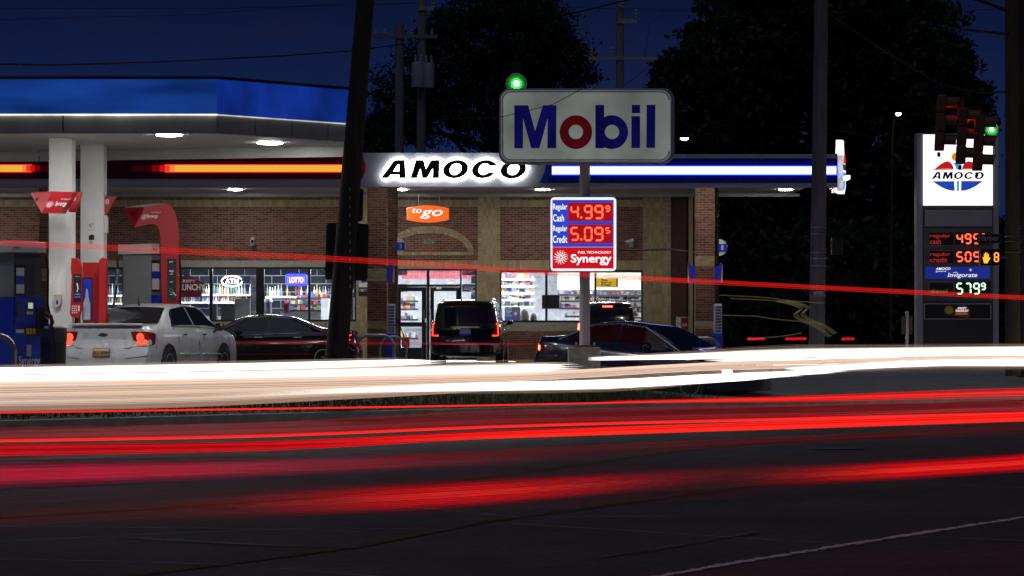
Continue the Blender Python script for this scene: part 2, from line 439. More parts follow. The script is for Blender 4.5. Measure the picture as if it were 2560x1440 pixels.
# ================================================================== STORE
SW = 82.0; YW = D(SW)
X0, X1 = -260, 1677
store = thing('convenience_store', 'red brick shop with tan brick bands, arched entrance and lit display windows', 'shop', (U(800, SW), YW, 0))
OPEN = [(262, 668, 890, 804), (990, 672, 1192, 900), (1250, 676, 1607, 806)]
WB = 902.6   # ground row at the wall
b = B()
def wallbox(px0, py0, px1, py1, y0=0.012, y1=.30):
    b.box(U(px0,SW), U(px1,SW), YW+y0, YW+y1, V(py1,SW), V(py0,SW))
TOPY = 410
cols = [X0, 262, 890, 990, 1192, 1250, 1607, X1]
for i in range(len(cols)-1):
    a, c = cols[i], cols[i+1]
    o = [q for q in OPEN if q[0] == a and q[2] == c]
    if o:
        wallbox(a, TOPY, c, o[0][1])
        if o[0][3] < 895: wallbox(a, o[0][3], c, WB)
    else: wallbox(a, TOPY, c, WB)
b.build('wall', MT['mortar'], store)
# bricks: each proud of the mortar.  300 in plain view are parts, the rest joined
BL, BH, J = .203, .0677, .010
def in_open(x0, x1, z0, z1):
    for a, t, c, d in OPEN:
        if x1 > U(a,SW)-.01 and x0 < U(c,SW)+.01 and z1 > V(d,SW)-.01 and z0 < V(t,SW)+.01: return True
    return False
def bricks_rect(px0, py0, px1, py1, bl, bh, bond=True):
    x0, x1, z0, z1 = U(px0,SW), U(px1,SW), V(py1,SW), V(py0,SW)
    n = max(1, round((z1-z0)/bh)); bh = (z1-z0)/n; out = []
    for r in range(n):
        o = (bl/2 if r % 2 and bond else 0); x = x0-o
        while x < x1-.012:
            a, c = max(x, x0), min(x+bl, x1)
            if c-a > .025: out.append((a+J/2, c-J/2, z0+r*bh+J/2, z0+(r+1)*bh-J/2))
            x += bl
    return out
red = []; tan = []
for px0, px1 in ((X0, 888), (990, 1195), (1250, 1607)):
    top = 483
    red += bricks_rect(px0, 440, px1, 500, BL, BH)
    tan += bricks_rect(px0, 500, px1, 517, .0677, 17/SW)
    red += bricks_rect(px0, 517, px1, 651, BL, BH)
    tan += bricks_rect(px0, 651, px1, 668 if px0 != 1250 else 675.5, .0677, 17/SW)
for px0, px1 in ((X0, 888), (1250, 1607)):
    tan += bricks_rect(px0, 806, px1, 827, .0677, 21/SW)
    red += bricks_rect(px0, 827, px1, WB, BL, BH)
red += bricks_rect(X0, 668, 262, 806, BL, BH)
for px0, px1 in ((892, 988), (1195, 1249), (1608, X1)):
    e = 9
    tan += bricks_rect(px0+e, 440, px1-e, WB, .0677, 16.6/SW, False)
    tan += bricks_rect(px0, 440, px0+e, WB, .11, .0677, False); tan += bricks_rect(px1-e, 440, px1, WB, .11, .0677, False)
def arch_in(x, z):
    cx, cz = U(1073,SW), V(632,SW)
    return False and z > cz-.12 and ((x-cx)/(112/SW))**2 + (max(0, z-cz)/(67/SW))**2 < 1.03 and not (((x-cx)/(96/SW))**2 + (max(0,z-cz)/(50/SW))**2 < .97 and z > cz+.07)
def brick_mesh(lst, front):
    bb = B()
    for x0, x1, z0, z1 in lst:
        f = front + random.uniform(-.0015, .0015)
        bb.add([(x0,YW+f,z0),(x1,YW+f,z0),(x1,YW+f,z1),(x0,YW+f,z1),(x0,YW+.014,z0),(x1,YW+.014,z0),(x1,YW+.014,z1),(x0,YW+.014,z1)],
               [(0,1,2,3),(0,4,5,1),(1,5,6,2),(2,6,7,3),(3,7,4,0)])
    return bb
red = [r for r in red if not in_open(*r) and not arch_in((r[0]+r[1])/2, (r[2]+r[3])/2)]
tan = [r for r in tan if not in_open(*r)]
near = [r for r in red if U(452,SW) < r[0] < U(720,SW) and V(651,SW) < r[2] < V(517,SW) and abs(r[1]-r[0]-(BL-J)) < .004]
near = sorted(near, key=lambda r: -r[2])[:300]; ns = set(near)
proto = B().add([(-(BL-J)/2,0,-(BH-J)/2),((BL-J)/2,0,-(BH-J)/2),((BL-J)/2,0,(BH-J)/2),(-(BL-J)/2,0,(BH-J)/2),
                 (-(BL-J)/2,.014,-(BH-J)/2),((BL-J)/2,.014,-(BH-J)/2),((BL-J)/2,.014,(BH-J)/2),(-(BL-J)/2,.014,(BH-J)/2)],
                [(0,1,2,3),(0,4,5,1),(1,5,6,2),(2,6,7,3),(3,7,4,0)]).mesh('brick', MT['brick'])
def put(name, me, parent, loc, rot=None, sc=None):
    o = bpy.data.objects.new(name, me); COL.objects.link(o); o.parent = parent; o.location = loc
    if rot: o.rotation_euler = rot
    if sc: o.scale = sc
    return o
RS = ROOT[store.name]
for r in near:
    put('brick', proto, store, ((r[0]+r[1])/2-RS[0], -random.uniform(-.0015,.0015), (r[2]+r[3])/2-RS[2]))
brick_mesh([r for r in red if r not in ns], 0).build('brick_field', MT['brick'], store, kind='stuff')
brick_mesh(tan, -.004).build('tan_brick_field', MT['tan'], store, kind='stuff')
# entrance arch: two rings of tan header bricks
def wedge(a0, a1, r0, r1, name):
    bb = B(); cx, cz = U(1073,SW), V(632,SW); pts = []
    for rr, aa in ((r0,a0),(r0,a1),(r1,a1),(r1,a0)):
        pts.append((cx + rr[0]*math.cos(aa), cz + rr[1]*math.sin(aa)))
    bb.prism(pts, YW-.024, YW+.013); return bb.build(name, MT['tan'], store)
for (r0, r1) in (((104.5/SW,58/SW),(112/SW,67/SW)), ((96.5/SW,49.5/SW),(103.8/SW,57.4/SW))):
    N = 40
    for i in range(N):
        g = .10/N
        wedge(math.pi*(i+.06)/N, math.pi*(i+.94)/N, r0, r1, 'arch_brick')
for x0, x1, z0, z1 in bricks_rect(962, 630, 1184, 638.5, .0677, 8.5/SW): 
    B().box(x0, x1, YW-.024, YW+.012, z0, z1).build('sill_brick', MT['tan'], store)
# side wall of the shop going back, roof
b = B().box(U(X1,SW)-.3, U(X1,SW), YW+.31, YW+16, 0, V(TOPY,SW)); b.build('side_wall', MT['brick'], store)
b = B().box(U(X0,SW), U(X1,SW)+.05, YW+.02, YW+16, V(TOPY,SW)+.004, V(TOPY,SW)+.25); b.build('roof', MT['frame'], store)
# recessed brick return east of the shop front, shade painted into its colour
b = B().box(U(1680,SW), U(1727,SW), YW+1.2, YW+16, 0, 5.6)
b.build('set_back_wall', pbr('return wall with painted shade', (0.12,0.06,0.05), .9, 0, .3, 8), store)
for x0, x1, z0, z1 in bricks_rect(1727, 440, 1738, WB, .13, .13, False): pass
B().box(U(1727,SW)+.004, U(1738,SW), YW+1.1, YW+1.5, 0, 5.6).build('quoin_strip', MT['tan'], store)
# window joinery
fr = MT['frame']
def bar(px0, py0, px1, py1, name='window_frame', y0=.04, y1=.16):
    return B().box(U(px0,SW), U(px1,SW), YW+y0, YW+y1, V(py1,SW), V(py0,SW)).build(name, fr, store)
def pane(px0, py0, px1, py1):
    return B().box(U(px0,SW), U(px1,SW), YW+.09, YW+.096, V(py1,SW), V(py0,SW)).build('window_pane', MT['glass'], store)
for (x0, y0, x1, y1), mull in ((OPEN[0], [(305,312),(400,408),(524,531),(640,660),(770,776)]), (OPEN[2], [(1363,1369),(1486,1491)])):
    bar(x0, y0, x1, y0+5); bar(x0, y1-5, x1, y1); bar(x0, y0+5, x0+4, y1-5); bar(x1-4, y0+5, x1, y1-5)
    xs = x0+4
    for a, c in mull:
        bar(a, y0+5, c, y1-5, 'mullion'); pane(xs, y0+5, a, y1-5); xs = c
    pane(xs, y0+5, x1-4, y1-5)
# entrance: frame, transoms, two doors
bar(990, 672, 1192, 676.5); bar(990, 676.5, 994, 900); bar(1188, 676.5, 1192, 900); bar(1066.5, 676.5, 1074, 900, 'mullion'); bar(1150, 676.5, 1154, 900, 'mullion')
bar(994, 711, 1066.5, 717, 'transom'); bar(1074, 711, 1150, 717, 'transom')
pane(994, 676.5, 1066.5, 711); pane(1074, 676.5, 1150, 711); pane(1154, 676.5, 1188, 890); bar(1154, 890, 1188, 900)
for a, c, gl in ((994, 1066, (1002, 1054)), (1075, 1150, (1085, 1140))):
    d = B()
    for q in ((a,717.5,gl[0],900), (gl[1],717.5,c,900), (gl[0],717.5,gl[1],728), (gl[0],805,gl[1],817), (gl[0],869,gl[1],900)):
        d.box(U(q[0],SW)+.003, U(q[2],SW)-.0, YW+.05, YW+.13, V(q[3],SW), V(q[1],SW)-.003)
    dr = d.build('door', fr, store)
    for t, u_ in ((728,805),(817,869)):
        B().box(U(gl[0],SW), U(gl[1],SW), YW+.085, YW+.09, V(u_,SW), V(t,SW)).build('door_glass', MT['glass'], dr)
    hx = c-6 if a == 994 else a+2
    B().tube([(U(hx,SW), YW-.01, V(800,SW)), (U(hx,SW), YW-.01, V(772,SW))], .012).build('door_handle', MT['steel'], dr)
B().pb(1062, 796, 1066, 806, SW, .05, .012).build('lock_plate', MT['whitep'], store)
B().pb(1091, 718, 1103, 723, SW, .06, .0).build('door_closer_plate', MT['whitep'], store)
ptext("17017 Harper\nDetroit, MI\n           48224\n\nAngelo's Mini\nMart Inc.", MT['whitep'], store, 1160, 716, 1187, 741, SW, front=-.08, bold=.015)
# door stickers (lower left glass)
B().pb(1004, 843, 1024, 868, SW, .0, -.075).build('red_sticker', MT['red'], store)
# house number plaque
pl = B(); pl.prism(rrect(U(1054,SW), V(612,SW), U(1087,SW), V(595,SW), .03), YW-.03, YW+.01)
hp = pl.build('house_number_plaque', pbr('bronze plaque', (.16,.13,.09), .5, .5, .15), store)
B().pb(1057,598,1084,609,SW,.0,.034).build('plaque_field', pbr('plaque grey', (.30,.29,.24), .6), hp)
ptext('17017', MT['blackp'], hp, 1058.5, 598.5, 1082.5, 608.5, SW, front=.038, bold=.02)
# interior
IY = YW + 7.5
il = pbr('shop ceiling', (.6,.6,.6), .8)
B().box(U(X0,SW), U(X1,SW)-.31, YW+.31, IY+.2, V(668,SW)+.12, V(668,SW)+.2).build('ceiling', il, store)
B().box(U(X0,SW), U(X1,SW)-.31, YW+.31, IY+.2, .01, .05).build('shop_floor', pbr('pale floor tile', (.5,.5,.5), .3), store)
B().box(U(X0,SW)-.05, U(X1,SW)-.31, IY, IY+.2, .05, V(668,SW)+.12).build('back_wall', pbr('pale grout', (.42,.43,.45), .6), store)
B().box(U(X0,SW), U(X0,SW)+.2, YW+.31, IY, .05, 3).build('party_wall', il, store)
tubes = emi('fluorescent tube', (.93, .97, 1.0, 1), 72)
for k, px in enumerate(range(300, 1640, 120)):
    for yy in (YW+1.6, YW+4.6):
        x = U(px, SW)
        B().box(x-.55, x+.55, yy-.09, yy+.09, V(668,SW)+.04, V(668,SW)+.11).build('ceiling_tube', tubes, store)
# dark wall tiles behind the counters
SI = F/IY
tb = pbr('black wall tile', (.016,.019,.026), .6, 0, .3, 3, island=.4, spec=.08)
tm = B().box(-.29,.29,0,.02,-.125,.125).mesh('wall_tile', tb)
for i, pz in enumerate(np.arange(1.62, 3.1, .27)):
    x = U(250, SI) + (.3 if i % 2 else 0)
    while x < U(1200, SI):
        if not (U(1010,SI) < x < U(1160,SI)): put('wall_tile', tm, store, (x-RS[0], IY-.02-RS[1], pz-RS[2]))
        x += .6
# red tiles over the entrance
tr = B().box(-.095,.095,0,.02,-.075,.075).mesh('red_tile', pbr('red wall tile', (.5,.03,.06), .3))
for i in range(22):
    x = U(1012,SI) + i*.2
    if x < U(1190,SI):
        for zz in (2.97, 2.81): put('red_tile', tr, store, (x-RS[0], IY-.02-RS[1], zz-RS[2]))
# ================================================================== SHOP FITTINGS AND STOCK seen through the glass
WHS = pbr('shelf white', (.75,.75,.77), .4); DKS = pbr('shelf dark', (.03,.03,.035), .4)
def shelf(px0, px1, py, s, mat, label, back=None, dep=.4):
    r = thing('display_shelf', label, 'shelf', P((px0+px1)/2, py, s), group='shelves inside the shop')
    B().box(U(px0,s), U(px1,s), D(s)-.0, D(s)+dep, V(py,s)-.03, V(py,s)).build('shelf_board', mat, r)
    B().box(U(px0,s), U(px1,s), D(s)-.012, D(s)-.002, V(py,s)-.05, V(py,s)+.012).build('price_rail', MT['whitep'] if mat is WHS else DKS, r)
    return r
def bottle_mesh(c, cap, n):
    b = B().lathe([(.033,0),(.036,.02),(.036,.19),(.014,.25),(.014,.30),(.017,.305),(.017,.33)], (0,0,0), n=10)
    return b.mesh(n, pbr(n+' '+str(c), c, .15, 0, .1), smooth=True)
cols_b = [(.75,.75,.72),(.40,.24,.08),(.08,.14,.07),(.55,.55,.6),(.22,.06,.05),(.5,.45,.22),(.12,.16,.3),(.7,.68,.6)]
BM = [bottle_mesh(c, c, 'bottle') for c in cols_b]
cols_p = [(.42,.07,.06),(.10,.17,.42),(.55,.47,.16),(.7,.7,.7),(.12,.26,.14),(.26,.10,.24),(.05,.05,.06),(.45,.26,.10),(.4,.4,.44)]
PM = []
for c in cols_p:
    bb = B().box(-.06,.06,0,.1,0,.17); PM.append(bb.mesh('snack_packet', pbr('packet '+str(c), c, .4, 0, .35, 14)))
LM = B().box(-.04,.04,-.003,-.001,.05,.13).mesh('packet_label', MT['whitep'])
ORD = ['first','second','third','fourth','fifth','sixth','seventh','eighth','ninth','tenth','eleventh','twelfth','thirteenth','fourteenth','fifteenth','sixteenth','seventeenth','eighteenth','nineteenth','twentieth']
CB = ['white','amber','dark green','silver grey','dark red','yellow','blue','cream']; CP = ['red','blue','yellow','white','green','purple','black','orange','grey']
def stock(px0, px1, py, s, kind, noun, where, group, gap=.085, hs=1.0, tall=1.0):
    x = U(px0, s)+.05; seen = {}
    while x < U(px1, s)-.05:
        ci = random.randrange(len(BM if kind == 'bottle' else PM)); me = (BM if kind == 'bottle' else PM)[ci]
        cnm = (CB if kind == 'bottle' else CP)[ci]; seen[ci] = seen.get(ci, 0)+1
        label = '%s %s %s from the left on the %s' % (ORD[min(19, seen[ci]-1)], cnm, noun, where)
        o = bpy.data.objects.new(kind, me); COL.objects.link(o)
        o.location = (x, D(s)+random.uniform(.08,.2), V(py, s)+.001)
        k = random.uniform(.85, 1.1)*hs; q_ = 1 if kind == 'bottle' else random.choice([.6,.8,1,1,1.3,1.7]); o.scale = (k*q_, k, k*tall*(random.uniform(.9,1.1) if kind == 'bottle' else random.uniform(.55,1.35)))
        if kind != 'bottle': o.rotation_euler = (random.uniform(-.12,.05), 0, random.uniform(-.35,.35))
        tag(o, label, kind.replace('_', ' '), group)
        x += gap*hs*random.uniform(.95,1.25)*(1 if kind == 'bottle' else 1.35*max(.8,q_)) + (random.random() < .08)*.12
for i, (px0, px1, py, s, nm) in enumerate([
    (452, 632, 736, 77, 'upper bottle shelf by the stone pillar'), (452, 632, 755, 77, 'lower bottle shelf by the stone pillar'),
    (664, 735, 741, 77, 'bottle shelf by the wide dark mullion'), (735, 842, 742, 78, 'bottle shelf under the blue neon sign'),
    (262, 330, 738, 77, 'bottle shelf behind the red drinks board'), (262, 330, 758, 77, 'low shelf behind the red drinks board')]):
    shelf(px0, px1, py, s, WHS, nm); stock(px0, px1, py, s, 'bottle', 'bottle', nm, 'bottles on the wall shelves', .078, 1.02 if i != 1 else .8)
for px0, px1, py, s, nm in [(722, 835, 761, 80, 'upper dark snack shelf by the window'), (722, 835, 776, 80.4, 'lower dark snack shelf by the window'), (740, 842, 744.5, 79.4, 'dark shelf below the blue neon sign')]:
    shelf(px0, px1, py, s, DKS, nm, dep=.3); stock(px0, px1, py, s, 'snack_packet', 'packet', nm, 'packets on the dark shelves', .07, .72)
# display case by the entrance and cigarette rack by the right window
for k, py in enumerate((697, 714, 731.5, 748.5, 766)):
    nm = ['top', 'second', 'third', 'fourth', 'lowest'][k] + ' glass case shelf beside the entrance'; shelf(1254, 1336, py, 79.6, WHS, nm, dep=.35)
    stock(1254, 1336, py, 79.6, 'snack_packet', 'box', nm, 'boxes in the glass display case', .075, .8)
for k, (py, px0) in enumerate(((736, 1395), (752, 1400), (770, 1398), (790, 1412))):
    nm = ['top', 'second', 'third', 'bottom'][k] + ' rack shelf behind the sign pole'; shelf(px0, 1486, py, 79.0, DKS, nm, dep=.3)
    stock(px0, 1486, py, 79.0, 'snack_packet', 'carton', nm, 'cartons on the rack', .07, .55, 1.3)
for k, (py, tl) in enumerate(((738, 1.0), (752, 1.5), (767, 1.1), (778, 1.0), (793, 1.2))):
    nm = ['top', 'second', 'third', 'fourth', 'bottom'][k] + ' carton shelf under the yellow notice'; shelf(1491, 1603, py, 78.4, DKS, nm, dep=.3)
    stock(1491, 1603, py, 78.4, 'snack_packet', 'carton', nm, 'cartons under the yellow notice', .07, .58, tl)
for k, py in enumerate((752, 772, 798, 845)):
    nm = ['top', 'second', 'third', 'floor'][k] + ' snack shelf behind the entrance door'; shelf(1000, 1046, py, 79.0, DKS, nm, dep=.35)
    stock(1000, 1046, py, 79.0, 'snack_packet', 'packet', nm, 'packets behind the entrance door', .07, .8, 1.2)
cabinet_ = thing('shop_counter', 'pale shop counter front seen low through the entrance door', 'counter', P(1040, 890, 78))
B().pb(1010, 822, 1058, 890, 78, .5).build('front_panel', pbr('counter laminate', (.30,.31,.36), .5, 0, .15), cabinet_); B().pb(1006, 818, 1060, 822, 78, .5, .04).build('worktop', MT['greyp'], cabinet_)
b = B().pb(1394, 678, 1604, 725, 76.6, .05); tag(b.build('wall_panel', pbr('cream slat wall', (.62,.58,.46), .6, 0, .1, 2, stretch=(.2,1,8))), 'cream slat wall panel behind the cigarette shelves', 'wall panel')
n = thing('notice_board', 'yellow notice in the right window asking for ID', 'notice', P(1517, 718, 80.5))
B().pb(1490, 695, 1541, 718, 80.5, .04).build('board', emi('yellow backlit notice', rgb(214,176,40), .55, .1), n)
B().pb(1541, 695, 1545, 718, 80.5, .05, .0).build('board_edge', MT['blackp'], n)
ptext('Please\nHave Your\nID Ready', MT['blackp'], n, 1503, 697, 1531, 716.5, 80.5, bold=.03)
# stone pillar, cooler, bin, dark till, fryer cabinet
def cabinet(name, label, cat, px0, py0, px1, py1, s, mat, dep=.5, trim=None):
    r = thing(name, label, cat, P((px0+px1)/2, py1, s))
    B().pb(px0, py0, px1, py1, s, dep).build('body', mat, r, bevel=.01)
    B().pb(px0-.6, py0-1.2, px1+.6, py0, s, dep, .02).build('top', trim or MT['steel'], r)
    return r
st = thing('stone_pillar', 'grey split stone pillar inside the left window beside the wide mullion', 'pillar', P(634, 803, 80.6))
stm = pbr('split stone', (.22,.22,.23), .8, 0, .3, 9, .4, island=.35)
z = V(802, 80.6)
while z < V(690, 80.6):
    h = random.uniform(.05,.09); cut = random.uniform(.25,.75); x0, x1 = U(626,80.6), U(642,80.6)
    for a, c in ((x0, x0+(x1-x0)*cut-.004), (x0+(x1-x0)*cut, x1)):
        B().box(a, c, D(80.6)-random.uniform(0,.02), D(80.6)+.25, z, z+h-.006).build('stone', stm, st)
    z += h
cabinet('till_cabinet', 'dark till cabinet under the oval neon in the left window', 'cabinet', 552, 760, 584, 803, 80.9, DKS)
cabinet('counter_screen', 'flat grey counter screen beside the stone pillar', 'screen', 586, 748, 625, 800, 80.8, pbr('grey screen', (.2,.2,.21), .4))
cabinet('dark_stand', 'narrow dark stand beside the first left mullion', 'stand', 531, 760, 540, 800, 80.9, DKS)
cabinet('steel_counter', 'steel hot food counter low in the left window', 'counter', 700, 780, 830, 801, 80.7, MT['steel'])
cabinet('white_cooler', 'white glowing drinks cooler behind the leaning pole', 'cooler', 803, 746, 822, 801, 80.9, emi('cooler light', (.9,.95,1,1), .8, .3, 3))
cabinet('black_cabinet', 'black cabinet with paper notes at the right end of the left window', 'cabinet', 866, 746, 884, 800, 80.9, DKS)
for py in (757, 770, 788):
    pass
cabinet('black_microwave', 'black microwave between the two mullions of the right window', 'microwave', 1355, 738, 1399, 772, 80.6, MT['black'])
r = thing('trash_bin', 'grey domed waste bin inside the window right of the wide mullion', 'bin', P(671, 801, 80.9))
B().lathe([(.10,0),(.11,.5),(.115,.56)], P(671,801,80.9)).build('bin_body', pbr('grey bin', (.16,.16,.18), .4), r, smooth=True)
B().lathe([(.13,.56),(.13,.60),(.10,.67),(.03,.69)], P(671,801,80.9)).build('bin_lid', MT['whitep'], r, smooth=True)
r = thing('cherry_drink_jar', 'clear jar with bright red top in the left window', 'jar', P(716, 783, 81))
B().lathe([(.09,0),(.11,.3)], P(716,783,81)).build('jar_glass', pbr('dark syrup', (.12,.02,.03), .2), r, smooth=True)
for i in range(14):
    a = random.uniform(0,6.28); q = P(716,783,81)
    B().lathe([(.02,0),(.032,.03),(.02,.06)], (q.x+.09*math.cos(a)*random.random(), q.y+.08*math.sin(a), q.z+.29+random.uniform(0,.07)), n=8).build('candy_top', emi('pink candy', (.9,.06,.12,1), .35), r)
# poster, hats in the right window
n = thing('poster', 'blue SIP drinks poster at the foot of the right window', 'poster', P(1281, 802, 80.9))
B().pb(1262, 767, 1300, 802, 80.9, .01).build('sheet', pbr('blue poster', (.05,.14,.42), .5, 0, .2), n)
ptext('BLEND', MT['whitep'], n, 1264, 768.5, 1280, 774, 80.9, bold=.02); ptext('SIP', MT['whitep'], n, 1264, 776, 1280, 783.5, 80.9, bold=.03); ptext('CHILL', MT['whitep'], n, 1264, 786, 1280, 791, 80.9, bold=.02)
B().lathe([(.085,0),(.085,.003)], P(1289, 780, 80.9)-Vector((0,.008,0)), axis='y').build('cup_print', pbr('cup print', (.3,.2,.13), .5), n)
B().lathe([(.05,0),(.05,.003)], P(1289, 784, 80.9)-Vector((0,.014,0)), axis='y').build('cream_print', MT['whitep'], n)
B().pb(1279, 794, 1299, 797, 80.9, .005, .004).build('red_strip_print', MT['red'], n)
hat = pbr('woven hat', (.12,.11,.09), .9, 0, .5, 18, .5)
for px, wd, hh, lb in ((1311, 22, 30, 'dark knitted hat stand beside the blue poster'), (1334, 16, 20, 'brown fringed hat stand right of the dark one')):
    r = thing('hat_display', lb, 'hat', P(px, 803, 81)); c = P(px, 803, 81)
    B().lathe([(wd/2/81,0),(wd/2/81,hh*.45/81),(wd*.4/81,hh*.8/81),(wd*.15/81,hh/81)], c, n=14).build('crown', hat, r, smooth=True)
    B().lathe([(wd*.55/81,.0),(wd*.55/81,.03)], c, n=14).build('brim', hat, r)
# neon signs
n = thing('neon_sign', 'oval white neon with red lettering above it in the left window', 'neon sign', P(580, 716, 81.4), group='neon window signs')
nw = emi('white neon', (.75,.88,1,1), 5); nr = emi('red neon', (1,.06,.02,1), 2.6); nb = emi('blue neon', (.035,.05,1,1), 3.2); npk = emi('magenta neon', (.9,.05,.75,1), 1.6)
q = [(U(580,81.4)+25.5/81.4*math.cos(t), D(81.4)-.03, V(703,81.4)+13/81.4*math.sin(t)) for t in np.linspace(0.35, 2*math.pi-.0, 30)]
B().tube(q, .022).build('oval_tube', nw, n)
text('ATM', nw, n, U(563,81.4), U(597,81.4), V(709.5,81.4), V(697,81.4), D(81.4)-.03, bold=.02)
text('24 HRS', nr, n, U(561,81.4), U(599,81.4), V(695.5,81.4), V(688,81.4), D(81.4)-.03, bold=.02)
B().pb(552, 687, 608, 718, 81.4, .01, -.05).build('backing_board', glass('clear acrylic'), n)
n = thing('neon_sign', 'rectangular blue neon with magenta lottery letters in the left window', 'neon sign', P(741, 714, 81.4), group='neon window signs')
lp = [(x, D(81.4)-.03, z) for x, z in rrect(U(717,81.4), V(711.5,81.4), U(764.5,81.4), V(687.5,81.4), .05)]
B().tube(lp+[lp[0]], .042).build('border_tube', nb, n); B().pb(715, 686, 766.5, 713, 81.4, .004, -.02).build('blue_backing', emi('blue neon wash', (.03,.05,.9,1), 1.2), n)
lp = [(x, D(81.4)-.035, z) for x, z in rrect(U(719.5,81.4), V(709,81.4), U(762,81.4), V(690,81.4), .04)]
B().tube(lp+[lp[0]], .014).build('inner_tube', emi('pale blue neon', (.6,.7,1,1), 1.2), n)
B().pb(722, 692, 760, 707.5, 81.4, .02, .0).build('letter_panel', emi('magenta panel', (.75,.02,.75,1), .75), n)
text('LOTTO', nw, n, U(724,81.4), U(758,81.4), V(706,81.4), V(693.5,81.4), D(81.4)-.03)
# vinyl sticker on the first pane: dark red house shape with white words, plain sun behind
sk_ = thing('window_sticker', 'dark red house shaped chicken sticker on the first left pane', 'sticker', P(480, 760, 81.96))
S2 = 81.96
flat('red_field', [[(U(x,S2), V(y,S2)) for x, y in ((446,693),(470,686),(516,711),(507,722),(504,742),(446,742))]], pbr('dark red vinyl', (.14,.012,.03), .5), sk_, 0, 0, D(S2)-.02)
ptext('KRISPY', MT['whitep'], sk_, 449, 699, 489, 706, S2, front=.026, bold=.02)
ptext('KRUNCHY', MT['whitep'], sk_, 436, 710, 513, 726, S2, front=.026, bold=.03)
B().pb(445, 726, 524, 800, S2, .0, -.06).build('frosted_film', glass('frosted film', (.82,.82,.86,1)), sk_)
# paper party shop notice on the tan pilaster
n = thing('paper_notice', 'black and white party notice on the tan brick beside the brick column', 'notice', P(906, 740, SW))
B().pb(897, 694, 918, 718, SW, .008, .02).build('white_sheet', MT['whitep'], n); B().pb(897, 718, 918, 740, SW, .008, .02).build('black_sheet', MT['blackp'], n)
ptext('PARTY', MT['whitep'], n, 899, 722, 918, 729, SW, front=.026, bold=.02); ptext('OPEN\nDETROIT', MT['blackp'], n, 899, 698, 917, 708, SW, front=.026)
# ------------------------------------------------------------------ to-go sign over the door
SG = 84.5
tg = thing('lozenge_sign', 'orange lit lozenge sign hanging above the arched entrance', 'sign', P(1070, 558, SG))
def loz(k):
    pts = []
    for t in np.linspace(0, 1, 13): pts.append((1016+108*t, 520-7*math.sin(math.pi*t)))
    for t in np.linspace(0, 1, 13): pts.append((1124-108*t, 550+7*math.sin(math.pi*t)))
    return [(U(1070+(x-1070)*k,SG), V(535.5+(y-535.5)*k,SG)) for x, y in reversed(pts)]
B().prism(loz(1.0), D(SG), D(SG)+.15).build('cabinet', pbr('sign cabinet', (.3,.3,.32), .4), tg)
B().prism(loz(.965), D(SG)-.012, D(SG)).build('lit_face', emi('orange backlit face', rgb(248,100,32), 1.0, .06, 4), tg)
for a in (1036, 1088): B().tube([P(a+10, 522, SG)+Vector((0,.07,0)), P(a+10, 484, SG)+Vector((0,.07,0))], .015).build('hanger', MT['steel'], tg)
wl = emi('white backlit letters', (1,1,1,1), 1.1)
text('to', wl, tg, U(1031,SG), U(1054,SG), V(532,SG), V(521.5,SG), D(SG)-.02, bold=.0, shear=.25)
text('go', wl, tg, U(1051,SG), U(1107,SG), V(547,SG), V(525,SG), D(SG)-.02, bold=.004, shear=.25)
# ------------------------------------------------------------------ security cameras
def cctv(label, px, py, s, dx, tilt):
    r = thing('security_camera', label, 'camera', P(px, py+8, s), group='security cameras on the brick')
    c = P(px, py, s)
    B().box(c.x-.06, c.x+.06, YW-.01, YW+.02, c.z-.20, c.z-.08).build('wall_plate', MT['white'], r)
    B().tube([(c.x, YW-.01, c.z-.14), (c.x, YW-.10, c.z-.12), (c.x, YW-.14, c.z-.04)], .02).build('bracket', MT['white'], r)
    d = Vector((dx, -1, tilt)).normalized()
    B().tube([Vector((c.x, YW-.10, c.z)) - d*.05, Vector((c.x, YW-.10, c.z)) + d*.24], .062, 10).build('housing', MT['white'], r, smooth=True)
    B().tube([Vector((c.x, YW-.10, c.z)) + d*.235, Vector((c.x, YW-.10, c.z)) + d*.245], .05, 10).build('lens_face', MT['black'], r)
cctv('white bullet camera on plain brick above the oval neon', 632, 598, SW, .05, -.35)
cctv('white bullet camera on the wall beside the price sign', 1578, 602, SW, -1.6, -.5)
# conduit across the wall beside the price sign
tag(B().tube([P(1545,624,SW)-Vector((0,.03,0)), P(1600,624,SW)-Vector((0,.03,0)), P(1677,623,SW)-Vector((0,.03,0)), P(1735,630,SW)], .02).build('wall_conduit', MT['steel']), 'thin metal conduit crossing the brick right of the price sign', 'conduit')
# ================================================================== STORE CANOPY with lit lettering
SF, SBK = 95.0, 91.0
can = thing('store_canopy', 'long flat canopy with red, white and blue lit fascia before the brick shop', 'canopy', (U(1000,SF), D(SF), 4.8))
ZB, ZT = V(468,SF), V(383,SF)
XL, XR = U(-300,SF), U(2094,SF)
yF, yB = D(SF), YW-.03
ZS = 5.2
B().box(XL, XR, yF+.06, yB, ZS, ZS+.08).build('soffit', pbr('soffit panel', (.42,.42,.44), .5, 0, .08), can)
B().box(XL, XR, yF+.06, yB-.05, ZT-.12, ZT-.02).build('deck', MT['greyp'], can)
B().box(XL, XR+.2, yB-.05, yB, ZS-.10, ZS-.003).build('rear_lip', MT['greyp'], can)
B().box(U(1700,82), XR, yB-.10, yB-.06, ZS+.09, ZT-.13).build('rear_fascia', MT['greyp'], can)
def fas(px0, py0, px1, py1, mat, name, front=0.0, dep=.06): return B().pb(px0, py0, px1, py1, SF, dep, front).build(name, mat, can)
fas(-300, 381, 905, 389, MT['fascia'], 'top_trim'); fas(-300, 447, 905, 466, MT['fascia'], 'bottom_trim')
fas(-300, 389, 905, 447, MT['darkred'], 'red_fascia', 0.01)
fas(905, 382, 1371, 467, MT['fascia'], 'name_panel')
